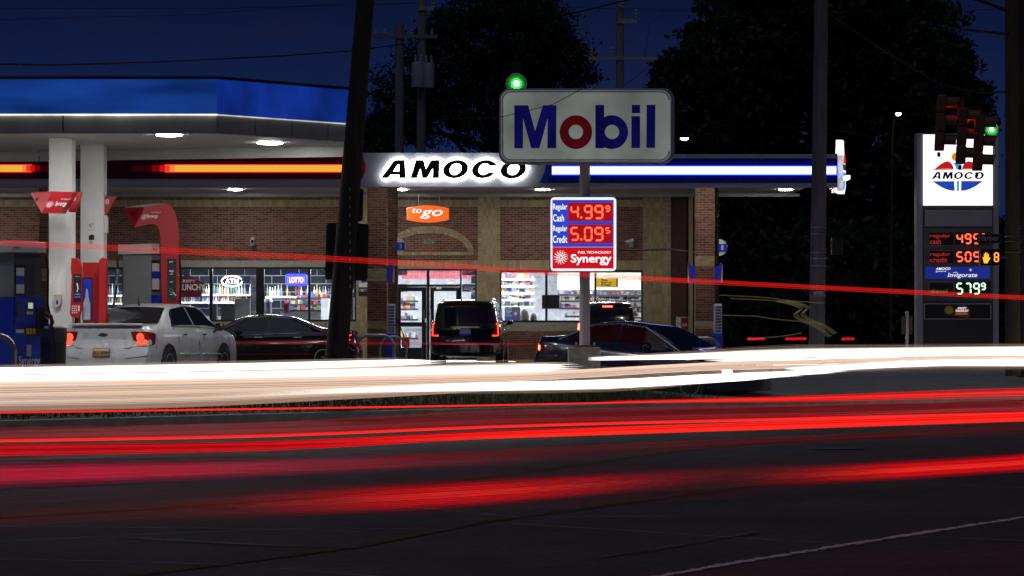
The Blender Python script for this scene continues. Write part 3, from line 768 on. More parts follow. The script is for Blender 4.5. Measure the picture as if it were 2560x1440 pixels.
fas(1371, 386, 2094, 396, MT['fascia'], 'top_trim'); fas(1371, 457, 2094, 469, MT['fascia'], 'bottom_trim')
fas(1371, 396, 2094, 457, MT['deepblue'], 'blue_fascia', 0.01)
B().box(XL, XR, yF+.06, yF+.10, ZB, ZS-.002).build('fascia_return', MT['fascia'], can)
B().box(XR-.06, XR, yF+.11, yF+1.3, ZB+.0, ZT-.0).build('end_panel', MT['deepblue'], can)
# curved inner ends of the two colour bands
flat('red_band_end', [[(U(905,SF),V(447,SF))] + [(U(905,SF)+(9*math.sin(math.pi*t))/SF, V(447-58*t,SF)) for t in np.linspace(0,1,12)]], MT['red'], can, 0, 0, yF-.012)
flat('blue_band_end', [[(U(1371,SF),V(457,SF)), (U(1348,SF),V(457,SF))] + [(U(1348,SF)+(16*math.sin(math.pi*t*.5+.0))/SF, V(457-45*t,SF)) for t in np.linspace(0.05,1,12)] + [(U(1371,SF),V(412,SF))]], pbr('band blue', (.02,.05,.45), .3), can, 0, 0, yF-.012)
# the light bars: red side with a dead stretch, blue side
yel = {k: emi('amber bar %d' % k, c, v) for k, (c, v) in enumerate([(rgb(255,196,64), .80), (rgb(255,150,60), .8), (rgb(255,70,40), .75), (rgb(235,15,25), .7), (rgb(150,5,12), .55), (rgb(60,3,8), .5)])}
def ramp(xs, ks):
    for (a, c), k in zip(zip(xs[:-1], xs[1:]), ks): fas(a+.15, 413.5, c-.15, 429, yel[k], 'light_bar', .07)
ramp([-300,57,66,76,88,100,122], [0,1,2,3,4,5]); ramp([330,380,400,413,425,438,905-5], [5,4,3,2,1,0])
rt = emi('red wash tube', (1,.03,.03,1), 1.8)
for a, c in ((-300,80),(412,900)):
    fas(a, 411.8, c, 413.2, rt, 'edge_tube', .05); fas(a, 429.3, c, 430.7, rt, 'edge_tube', .05)
fas(1380, 417, 2090, 435.5, emi('white light bar', (.93,.95,1,1), 1.5), 'light_bar', .07)
bt = emi('blue wash tube', (.02,.06,1,1), 5)
for p, q in ((415,416.8),(435.7,437.5)): fas(1380, p, 2098, q, bt, 'edge_tube', .05)
# name letters: dark faces standing off the panel, lit from behind
def az(lst): return [((880+x/5.12), (340+y/5.12)) for x, y in lst]
def sell(cx, cy, rx, ry, sh, n=44, a0=0, a1=360): return [(x, y) for x, y in ell(cx, cy, rx, ry, n, -sh, a0, a1)]
LET = {
 'a': [az([(375,543),(535,325),(562,311),(678,310),(692,543),(604,543),(606,498),(503,498),(466,543)]), az([(532,457),(590,368),(606,368),(606,457)])],
 'm': [az([(750,543),(820,312),(920,310),(948,425),(1015,312),(1122,310),(1118,543),(1035,543),(1035,422),(962,543),(902,543),(877,422),(832,543)])],
 'o': [az(sell(1328,428,160,118,.22)), az(sell(1328,428,74,72,.22))],
 'c': [az(sell(1695,428,158,118,.22,40,24,336) + list(reversed(sell(1695,428,74,72,.22,30,34,326))))],
 'p': [az(sell(2065,430,162,120,.22)), az(sell(2065,430,74,72,.22))]}
ltm = pbr('letter face', (.02,.02,.02), .35, 0, .1); hal = emi('halo lamp', (.96,.97,1,1), 26)
LETTERS = []
for k, lp in LET.items():
    w = [[(U(x,SF), V(y,SF)) for x, y in l] for l in lp]
    o = flat('letter', w, ltm, can, 0, 0, yF-.105, ext=.02)
    h = flat('halo_light', w, hal, o, 0, 0, yF-.065, ext=.006)
# recessed ceiling lights under the canopy
def ceiling_light(px, py, s, r, z, label, parent=None, k=120):
    lm = emi('white lamp lens %d' % k, (1.0,.98,.94,1), k)
    t = thing('ceiling_light', label, 'light', (U(px,s), D(s), z), group='round lights under the canopies')
    B().lathe([(r*1.1,0),(r*1.1,.006)], (U(px,s), D(s), z-.008), n=24).build('trim_ring', MT['white'], t)
    B().lathe([(r*.9,-.018),(r,-.010),(r,-.0)], (U(px,s), D(s), z-.009), n=24).build('lens', lm, t)
    return t
SL = 84.6
for px, lb in ((588,'round canopy light above the blank brick left of the leaning pole'), (1357,'round canopy light just left of the sign pole'), (1964,'round canopy light at the far right end of the blue fascia'), (-60,'round canopy light beyond the left edge'), (1000, 'round canopy light hidden above the brick column')):
    ceiling_light(px, 472, SL, .21, ZS, lb, k=150)
for px, lb, kk in ((250,'added unseen front row canopy light above the drinks window',70), (980,'added unseen front row canopy light above the left brick column',70), (1758,'added unseen front row canopy light above the right brick column',170)):  # unseen front row added to light the brick columns
    ceiling_light(px, 440, 94.4, .16, ZS, lb, k=kk)
# torch shaped end sign
te = thing('end_sign', 'narrow lit torch sign standing on the right end of the blue canopy', 'sign', (U(2106,SF), yF+.6, ZB))
ang = math.radians(76)
def esw(u, z, t=0.0): return (U(2108,SF) + u*math.cos(ang) + t*math.sin(ang)*1.0, yF+.75 + u*math.sin(ang) - t*math.cos(ang), z)
wl2 = emi('white sign face', (.97,.98,1,1), 1.25)
def esh(loop, mat, name, t0, t1):
    n = len(loop); bb = B(); bb.add([esw(u,z,t0) for u,z in loop]+[esw(u,z,t1) for u,z in loop], [tuple(range(n)), tuple(range(2*n-1,n-1,-1))]+[(i,i+n,(i+1)%n+n,(i+1)%n) for i in range(n)])
    return bb.build(name, mat, te)
zc = (V(344,SF)+V(480,SF))/2; zr = (V(344,SF)-V(480,SF))/2
esh([(u*.62, zc+z*zr) for u, z in ((-1,-.75),(-.6,-1),(.6,-1),(1,-.75),(1.05,0),(.55,.45),(.35,.97),(-.35,.97),(-.55,.45),(-1.05,0))], wl2, 'lit_body', -.075, .075)
esh([(u*.62, zc+z*zr) for u, z in ((.1,.12),(1.0,.12),(.7,.5),(.3,.42))], emi('lit red', rgb(225,40,30), .9), 'red_flame', .076, .082)
esh([(u*.62, zc+z*zr) for u, z in ((-1,-.12),(1.0,-.12),(1.0,.1),(-1,.1))], MT['blackp'], 'name_band', .076, .081)
esh([(u*.62, zc+z*zr) for u, z in ((.1,-.9),(.6,-.8),(1.0,-.2),(.1,-.2))], emi('lit pale blue', rgb(80,150,220), .9), 'blue_bowl', .076, .082)
B().box(U(2118,SF), U(2128,SF), yF+.2, yF+1.2, V(447,SF), V(437,SF)).build('side_light_bar', MATS['white light bar'], te)
B().box(U(2094,SF), U(2108,SF), yF+.05, yF+1.4, V(476,SF), V(388,SF)).build('white_curve_end', emi('white end face', (.95,.97,1,1), .5, .5, 3), te)
# brick canopy columns
SC_ = 92.3
def column(px0, px1, pxs, label, pieces=True, ztop=5.19):
    x0, x1, y0 = U(px0,SC_), U(px1,SC_), D(SC_)
    dep = .56; xr = U(pxs,SC_)
    c = thing('canopy_column', label, 'column', ((x0+x1)/2, y0, 0), group='brick columns under the canopy')
    B().box(x0+.012, x1-.012, y0+.012, y0+dep-.012, 0, ztop).build('core', MT['mortar'], c)
    B().box(x1+.014, xr-.012, y0+dep+.06, y0+1.2, 0, ztop).build('rear_core', MT['mortar'], c)
    rb = B()
    for r in range(int(ztop/BH)):
        zz = r*BH+J/2; mid = x1+(.16 if r % 2 else .09)
        for a_, e_ in ((x1+.006, mid-J/2), (mid+J/2, xr)): rb.box(a_, e_, y0+dep+.045, y0+dep+.06, zz, zz+BH-J)
    rb.build('rear_brick_field', MT['brick'], c, kind='stuff')
    n = int(ztop/BH); parts = 0; stuffb = B(); tanb = B()
    R = ROOT[c.name]
    def course(r, length, side):
        z0 = r*BH+J/2; z1 = (r+1)*BH-J/2; out = []
        o = BL/2 if r % 2 else 0; x = -o
        while x < length-.012:
            a, e = max(x,0), min(x+BL, length)
            if e-a > .03: out.append((a+J/2*(a>0), e-J/2*(e<length)))
            x += BL
        for a, e in out:
            if side == 'f': yield (x0+a, x0+e, y0, y0+.012, z0, z1)
            else: yield (x1-.012, x1, y0+.014+a*(dep-.03)/dep, y0+.014+e*(dep-.03)/dep, z0, z1)
    for r in range(n):
        z = r*BH
        band = (abs(z-V(655+ (px0<1200)*35,SC_)) < .14) or (abs(z-V(815,SC_)) < .13) or z > ztop-.2
        for side, L in (('f', x1-x0), ('s', dep)):
            for q in course(r, L, side):
                if band: tanb.box(*q); continue
                if pieces and parts < 300 and z > .2:
                    B().box(*q).build('brick', MT['brick'], c); parts += 1
                else: stuffb.box(*q)
    stuffb.build('brick_field', MT['brick'], c, kind='stuff'); tanb.build('tan_brick_band', MT['tan'], c, kind='stuff')
    for s_ in (-1, 1):
        xe = x0 if s_ < 0 else x1
        w0 = B().prism([(xe+.0*s_, V(705,SC_)), (xe+.19*s_, V(707,SC_)), (xe+.19*s_, V(653,SC_)), (xe+.11*s_, V(664,SC_)), (xe, V(667,SC_))], y0-.03, y0-.018)
        w0.build('blue_wing', MT['blue'], c)
        B().prism([(xe+.12*s_, V(706.5,SC_)), (xe+.2*s_, V(707,SC_)), (xe+.2*s_, V(655,SC_))], y0-.036, y0-.031).build('red_flash', MT['red'], c)
        B().prism([(xe+.16*s_, V(706.8,SC_)), (xe+.205*s_, V(707,SC_)), (xe+.205*s_, V(660,SC_))], y0-.042, y0-.037).build('white_flash', MT['whitep'], c)
    return c
c1 = column(918, 967, 992, 'red brick column left of the entrance, beside the leaning pole')
c2 = column(1738, 1787, 1800, 'red brick column with tan bands at the right end of the shop')
c3 = column(98, 146, 160, 'dark brick column mostly hidden behind the white canopy columns', False)
for cc, px, py, ch in ((c1, 998, 614, '3'), (c2, 1806, 618, '1')):
    y0 = D(SC_)+.35
    B().prism([(U(px-6,SC_)+21/SC_*math.cos(t), V(py,SC_)+21/SC_*math.sin(t)) for t in np.linspace(-math.pi/2, math.pi/2, 20)], y0, y0+.03).build('number_disc', MT['whitep'], cc)
    B().box(U(px-8,SC_), U(px+13,SC_), y0-.02, y0-.002, V(py+10,SC_), V(py-9,SC_)).build('number_plate', MT['blue'], cc)
    text(ch, MT['whitep'], cc, U(px-1,SC_), U(px+5,SC_), V(py+6,SC_), V(py-6,SC_), y0-.024, bold=.02)
# dispensers beside the brick columns
def small_pump(px, s, label):
    t = thing('fuel_pump', label, 'fuel pump', (U(px,s), D(s), 0), group='fuel pumps in view')
    x = U(px,s)
    B().box(x-.13, x+.13, D(s), D(s)+.45, .15, .95).build('cabinet', MT['blue'], t, bevel=.01)
    B().box(x-.09, x+.11, D(s)+.02, D(s)+.4, .952, 1.75).build('upper_panel', MT['white'], t, bevel=.01)
    for k in range(9): B().box(x-.07, x+.09, D(s)+.012, D(s)+.019, 1.0+k*.08, 1.04+k*.08).build('printed_notice', MT['pumpdark'] if k % 3 else MT['blue'], t)
    B().tube([(x+.14, D(s)-.04, 1.35), (x+.24, D(s)-.06, 1.2), (x+.4, D(s)-.08, .75), (x+.36, D(s)-.1, .35), (x+.22, D(s)-.05, .3), (x+.15, D(s), .5)], .018).build('hose', MT['black'], t)
    B().tube([(x+.13, D(s)-.03, 1.15), (x+.18, D(s)-.07, 1.3), (x+.14, D(s)-.1, 1.36)], .03).build('nozzle', MT['black'], t)
small_pump(977, 93.2, 'slim blue pump at the brick column left of the entrance'); small_pump(1795, 93.2, 'slim blue pump at the brick column on the right')
def hoop(px0, px1, py, s, label, r=.045):
    x0, x1 = U(px0,s), U(px1,s); zt = V(py,s); y = D(s); rad = min((x1-x0)/2, .32)
    pts = [(x0,y,-.02),(x0,y,zt-rad)] + [(x0+rad-rad*math.cos(t), y, zt-rad+rad*math.sin(t)) for t in np.linspace(.15,math.pi/2,6)] + [(x1-rad+rad*math.sin(t), y, zt-rad+rad*math.cos(t)) for t in np.linspace(0,1.42,6)] + [(x1,y,zt-rad),(x1,y,-.02)]
    return tag(B().tube(pts, r, 10).build('bumper_hoop', MT['steel'], smooth=True), label, 'guard rail', 'steel bumper hoops')
hoop(891, 985, 838, 96, 'steel bumper hoop in front of the left brick column'); hoop(950, 1016, 841, 94.5, 'second steel bumper hoop close to the entrance pump', .03); hoop(1714, 1800, 846, 96, 'steel bumper hoop in front of the right brick column')
hoop(-50, 37, 838, 152, 'large steel bumper hoop at the left pump', .04)
# air machine
t = thing('air_machine', 'red and grey tyre air machine on a thin post beside the right column', 'air machine', P(1710, 900, 90))
B().pb(1704, 826, 1708, 900, 90, .05).build('post', MT['steel'], t)
B().pb(1692, 792, 1722, 827, 90, .3).build('cabinet', MT['greyp'], t, bevel=.01)
B().pb(1703, 795, 1721, 825, 90, .0, .006).build('red_panel', MT['red'], t)
ptext('AIR', MT['whitep'], t, 1705, 808, 1719, 816, 90, front=.012, bold=.02)
for py in (795, 813): B().pb(1695, py, 1701, py+11, 90, 0, .006).build('instruction_label', MT['whitep'], t)
# concrete wheel stops
for px0, px1, py, s, lb in ((1128, 1225, 905, 95, 'pale concrete kerb block before the black SUV'), (1290, 1345, 899, 86, 'concrete wheel stop under the right window')):
    b = B().box(U(px0,s), U(px1,s), D(s), D(s)+.3, 0, .16); tag(b.build('wheel_stop', MT['kerb'], bevel=.03), lb, 'kerb block')
# ================================================================== LEFT PUMP CANOPY
ZC0 = V(333,145); ZC1 = V(289,145); ZC2 = V(285,145); ZC3 = V(198,145)
plan = [(U(-1400,145), D(145)), (U(543,145), D(145)), (U(908,138.0), D(138.0)), (U(890,127.5), D(127.5)), (U(100,124), D(124)), (U(-1400,121), D(121))]
ZCS = 4.66
pc = thing('pump_canopy', 'large pump canopy with weathered blue backlit fascia over the white columns', 'canopy', (U(543,145), D(145), ZC0))
def inset(pl, k):
    cx = sum(p[0] for p in pl)/len(pl); cy = sum(p[1] for p in pl)/len(pl)
    out = []
    for x, y in pl:
        d = Vector((cx-x, cy-y)); L = d.length; d /= L; out.append((x+d.x*k, y+d.y*k))
    return out
def pslab(pl, z0, z1):
    n = len(pl); bb = B(); bb.add([(x,y,z0) for x,y in pl]+[(x,y,z1) for x,y in pl], [tuple(range(n-1,-1,-1)), tuple(range(n,2*n))]+[(i,(i+1)%n,(i+1)%n+n,i+n) for i in range(n)]); return bb
pslab(inset(plan,.12), ZCS, ZCS+.08).build('soffit', pbr('canopy soffit', (.66,.66,.67), .45, 0, .06, 1.2), pc)
pslab(inset(plan,.10), ZC3-.08, ZC3-.04).build('deck', MT['greyp'], pc)
def side(i, z0, z1, t, mat, name, a=0.0, c=1.0, out=0.0):
    (x0,y0),(x1,y1) = plan[i], plan[(i+1)%len(plan)]
    d = Vector((x1-x0, y1-y0)); n = Vector((d.y, -d.x)).normalized()
    p0 = Vector((x0,y0)) + d*a + n*out; p1 = Vector((x0,y0)) + d*c + n*out; q0 = p0 - n*t; q1 = p1 - n*t
    bb = B(); bb.add([(p0.x,p0.y,z0),(p1.x,p1.y,z0),(q1.x,q1.y,z0),(q0.x,q0.y,z0),(p0.x,p0.y,z1),(p1.x,p1.y,z1),(q1.x,q1.y,z1),(q0.x,q0.y,z1)], [(0,3,2,1),(4,5,6,7),(0,1,5,4),(1,2,6,5),(2,3,7,6),(3,0,4,7)])
    return bb.build(name, mat, pc)
bl1 = emi('blue backlit acrylic', rgb(22,64,148), .66, .6, .7, .35, stretch=(.5,.5,2.6)); bl2 = emi('blue backlit acrylic east', rgb(20,56,160), .55, .75, .8, .35, stretch=(1,1,.8))
L0 = plan[1][0]-plan[0][0]
for k in range(9):
    a = 1-(k+1)*2.66/L0; c = 1-k*2.66/L0
    side(0, ZC2, ZC3, .05, bl1, 'blue_panel', a+.004/L0, c-.004/L0)
    side(0, ZC0+.03, ZC1, .05, MT['greyp'], 'grey_panel', (a*1.0)+.012/L0, c-.012/L0)
side(0, ZC1+.002, ZC2-.002, .05, emi('pale edge light', (.85,.86,.74,1), 1.5, .5, 1.6), 'edge_light', .3, 1.0, .05)
for k in range(4):
    side(1, ZC0+.03, ZC1, .05, MT['greyp'], 'grey_panel', k/4+.004, (k+1)/4-.004)
for k in range(2): side(1, ZC2, ZC3, .05, bl2, 'blue_panel', k/2+.002, (k+1)/2-.001)
side(1, ZC1+.006, ZC2-.006, .05, emi('dim pale edge light', (.85,.86,.74,1), .7, .5, 1.6), 'edge_light', 0, 1, .03)
for i in (2,3,4): side(i, ZC0, ZC3, .05, MT['greyp'], 'grey_panel', 0.002, .998)
for i in (0,1): side(i, ZC3+.002, ZC3+.05, .10, MT['black'], 'top_flashing', 0, 1, .03); side(i, ZC0-.005, ZC0+.026, .12, MT['greyp'], 'drip_edge', 0, 1, .02)
for px, s, lb in ((423,136,'round light under the front edge of the blue canopy'), (675,130.3,'round light near the pointed right end of the blue canopy'), (60,142,'added unseen round light above the left pump under the blue canopy'), (330, 141,'added unseen round light behind the front edge of the blue canopy'), (160, 141.5,'added unseen front row canopy light above the blue pump'), (-250, 141.5,'added unseen front row canopy light beyond the left frame edge'), (620, 141,'added unseen front row canopy light above the crossing saloon'), (-330, 134,'round light beyond the left frame edge under the blue canopy')):  # lamps behind the fascia are unseen, added to light pumps and columns
    ceiling_light(px, 336, s, .24, ZCS, lb, k=74)
for i in (0,1): side(i, ZC0+.03, ZC1, .03, MT['black'], 'leak_blocker', .0, 1, -.055)  # unseen sheet added to block lamp light at the panel seams
def wcol(px0, px1, s, label):
    x0, x1 = U(px0,s), U(px1,s); y = D(s)
    t = thing('canopy_column', label, 'column', ((x0+x1)/2, y, 0), group='white columns of the pump canopy')
    B().box(x0, x1, y, y+.45, 0, ZCS-.002).build('column_sheath', MT['white'], t, bevel=.008)
    return t, x0, x1, y
w1, a0, a1_, yw = wcol(122, 180, 133.5, 'left white steel column carrying the soap dispenser')
B().box(a0+.06, a1_-.08, yw-.012, yw-.001, .3, V(592,133.5)).build('access_panel', MT['white'], w1, bevel=.004)
w2, a2, a3, yw2 = wcol(201, 259, 129, 'right white steel column with an outlet plate and black tape')
o = B().prism(rrect(U(216,129), V(576,129), U(240,129), V(525,129), .04), yw2-.02, yw2-.001).build('outlet_plate', MT['white'], w2, bevel=.004)
for x, y in ((225,562),(231,560),(227,566)): B().lathe([(.014,0),(.014,.004)], (U(x,129), yw2-.026, V(y,129)), axis='y', n=8).build('socket_hole', MT['blackp'], o)
B().prism([(U(222,129),V(600,129)),(U(235,129),V(600,129)),(U(236,129),V(588,129)),(U(229,129),V(586,129)),(U(222,129),V(589,129))], yw2-.006, yw2-.001).build('black_tape', MT['blackp'], w2)
B().lathe([(.04,0),(.04,.012)], (U(228,129), yw2-.014, V(606,129)), axis='y', n=16).build('round_sticker', pbr('grey sticker', (.5,.45,.44), .6), w2)
B().box(a3+.002, a3+.05, yw2+.1, yw2+.3, V(582,129), V(538,129)).build('side_box', MT['white'], w2)
sd = thing('soap_dispenser', 'cream soap dispenser with a blue drop on the left white column', 'dispenser', P(146, 768, 133.5))
B().prism([(U(x,133.5), V(y,133.5)) for x, y in ((137,762),(141,768),(150,768),(154,762),(154.5,736),(137,736))], yw-.11, yw-.013).build('body', pbr('cream plastic', (.55,.53,.42), .4), sd, bevel=.012)
flat('blue_drop', [[(U(145.5,133.5)+.022*math.cos(t)*(1 if math.sin(t)<0 else 1-.75*math.sin(t)), V(757,133.5)+(.03 if math.sin(t)<0 else .065)*math.sin(t)) for t in np.linspace(0,6.2,24)]], MT['blue'], sd, 0, 0, yw-.118)
# red wedge number flags on the columns
def wedge_flag(label, pts, s, front, txt=None, tp=None, extra=None):
    t = thing('pump_number_flag', label, 'pump number', P(pts[0][0], max(p[1] for p in pts), s), group='red wedge flags on the columns')
    b = B().prism([(U(x,s), V(y,s)) for x, y in reversed(pts)], D(s)-front, D(s)-front+.06); b.build('wedge', MT['red'], t, bevel=.006)
    if txt: ptext(txt, MT['whitep'], t, *tp, s, front=front+.006, bold=.01)
    return t
wedge_flag('red wedge flag numbered ten between the white columns', [(182,483),(217,484),(201,534),(183,533)], 133.5, .55, '10', (187,492,201,505))
wedge_flag('red wedge flag numbered eight right of the second white column', [(260,490),(295,491),(266,540),(260,538)], 128.5, .1, '8', (265,498,275,511))
# ================================================================== RED ARCHES OVER THE PUMPS
def spiral_logo(parent, cx, cz, r, fn, mat, n0=8):
    """sunburst of dots round an open ring"""
    bb = B()
    def dot(x, z, q):
        k = len(bb.v); m = 8
        for j in range(m): bb.v.append(fn(x+q*math.cos(2*math.pi*j/m), z+q*math.sin(2*math.pi*j/m)))
        bb.f.append(tuple(range(k, k+m)))
    m = 18; k = len(bb.v)
    for j in range(m):
        a = 2*math.pi*j/m; bb.v.append(fn(cx+r*.30*math.cos(a), cz+r*.30*math.sin(a))); bb.v.append(fn(cx+r*.17*math.cos(a), cz+r*.17*math.sin(a)))
    for j in range(m): bb.f.append((k+2*j, k+2*((j+1)%m), k+2*((j+1)%m)+1, k+2*j+1))
    for rr, q, n, ph in ((.47,.095,10,0),(.66,.085,13,.2),(.84,.06,15,.1),(.98,.04,14,.3)):
        for j in range(n):
            a = 2*math.pi*j/n+ph; dot(cx+r*rr*math.cos(a), cz+r*rr*math.sin(a), r*q)
    return bb.build('dot_emblem', mat, parent, kind='stuff')
def arch(label, px_of, s, foot_py, board=True):
    """curved red arch: triangular beak to the left, widening into an upright board"""
    t = thing('pump_arch', label, 'pump arch', px_of(820, 1410, 0), group='curved red arches over the pumps')
    outer = [(440,150),(720,100),(760,115),(800,150),(835,205),(862,280),(880,370),(892,470),(900,foot_py)]
    inner = [(302,413),(560,370),(585,385),(612,420),(632,470),(642,530),(648,600),(650,700),(690,foot_py)]
    def rs(pl):
        d = [0]
        for i in range(len(pl)-1): d.append(d[-1]+math.hypot(pl[i+1][0]-pl[i][0], pl[i+1][1]-pl[i][1]))
        return d
    N = len(outer)
    back_o = [(-.46,.42)]*N; 
    Rr = [[px_of(x,y,0) for x,y in outer], [px_of(x,y,0) for x,y in inner]]
    Lr = [[], []]
    for i in range(N):
        k = min(1, i/5)
        Lr[0].append(px_of(outer[i][0]-320*(1-k)-60*k, outer[i][1]-8, .45*(1-k)+.5*k))
        Lr[1].append(px_of(inner[i][0]-14*(1-k)-60*k, inner[i][1], .04*(1-k)+.5*k))
    bb = B()
    bb.grid([Rr[0], Rr[1]]); bb.grid([Lr[0], Lr[1]]); bb.grid([Rr[1], Lr[1]])
    bb.add([Rr[0][0], Rr[1][0], Lr[1][0], Lr[0][0]], [(0,1,2,3)])
    bb.build('arch_shell', MT['red'], t)
    tb = B(); tb.grid([[p+Vector((0,0,.003)) for p in Rr[0][:3]], [p+Vector((0,0,.003)) for p in Lr[0][:3]]]); tb.build('white_top', MT['white'], t)
    tb = B(); tb.grid([Rr[0][2:], Lr[0][2:]]); tb.build('arch_edge', MT['red'], t)
    def fs(u, v): return tuple(px_of(u + (330-v)*.28, v, -.012))
    text('Synergy', MT['whitep'], t, 450, 600, 300, 245, 0, bold=.02, fn=fs); text('FUEL TECHNOLOGY', MT['whitep'], t, 500, 620, 228, 212, 0, fn=fs)
    spiral_logo(t, 415, 280, 45, fs, MT['whitep'])
    def fe(u, v):
        k = (u-120)/320; p = Lr[0][0].lerp(Rr[0][0], k); q = Vector(Lr[1][0]).lerp(Vector(Rr[1][0]), k); r = p.lerp(q, (v-145)/268); return tuple(r+Vector((-.02,-.02,0)))
    text('Mobil', pbr('faded blue print', (.05,.005,.02), .5), t, 215, 335, 245, 200, 0, bold=.02, fn=fe)
    return t
SA = 127.0
def pxa(x, y, d): 
    p = P(280+x/5.333, 490+y/5.333, SA); p.y += d; return p
ar = arch('curved red arch with a beak over the grey pump', pxa, SA, 2230)
B().add([pxa(725,815,-.02),pxa(880,815,-.02),pxa(885,1400,-.02),pxa(725,1400,-.02)], [(0,3,2,1)]).build('board_frame', MT['red'], ar)
bd = B().add([pxa(738,836,-.03),pxa(860,836,-.03),pxa(862,1385,-.03),pxa(738,1385,-.03)], [(0,3,2,1)]).build('black_board', MT['blackp'], ar)
def fb(u, v): return tuple(pxa(u, v, -.04))
text('per', MT['whitep'], bd, 770, 820, 895, 870, 0, fn=fb, bold=.02); text('togo.', MT['whitep'], bd, 765, 830, 1020, 985, 0, fn=fb, bold=.03)
B().tube([fb(770,1260), fb(790,1230), fb(815,1260), fb(800,1290), fb(770,1265)], .008, 5).build('green_outline', emi('green print', rgb(60,150,70), .25), bd)
B().tube([fb(815,1280), fb(855,1330)], .01, 5).build('handle_print', MT['whitep'], bd)
for v in (1040, 1145, 1310): B().add([fb(775,v),fb(818,v-4),fb(818,v+4),fb(775,v+8)], [(0,3,2,1)]).build('printed_line', MT['whitep'], bd)
# the far arch whose beak shows left of the white columns
t = thing('pump_arch', 'red arch beak with white lettering in front of the left white column', 'pump arch', P(120,560,137), group='curved red arches over the pumps')
SQ = 137.0
def q3(x, y, d): p = P(x/2.88, 440+y/2.88, SQ); p.y += d; return p
K = [q3(372,110,0), q3(524,113,.12), q3(436,262,.10), q3(300,267,0), q3(192,113,.40), q3(296,266,.06), q3(350,106,.55)]
B().add(K, [(0,3,2,1), (4,5,3,0), (4,0,1,6)]).add([q3(524,113,.12), q3(436,262,.10), q3(436,262,.6), q3(524,113,.6)], [(0,1,2,3)]).add([q3(300,267,0), q3(436,262,.1), q3(436,262,.6)], [(0,1,2)]).build('beak', MT['red'], t)
def fs2(u, v): return tuple(q3(u + (260-v)*.42, v, -.012 + .12*(u-330)/190))
text('Synergy', MT['whitep'], t, 372, 452, 222, 182, 0, bold=.02, fn=fs2); text('FUEL TECHNOLOGY', MT['whitep'], t, 400, 470, 170, 162, 0, fn=fs2)
spiral_logo(t, 335, 205, 28, fs2, MT['whitep'])
text('Mobil', MATS['faded blue print'], t, 240, 320, 178, 148, 0, bold=.02, fn=lambda u, v: tuple(q3(u, v, .30-.3*(u-192)/190)))
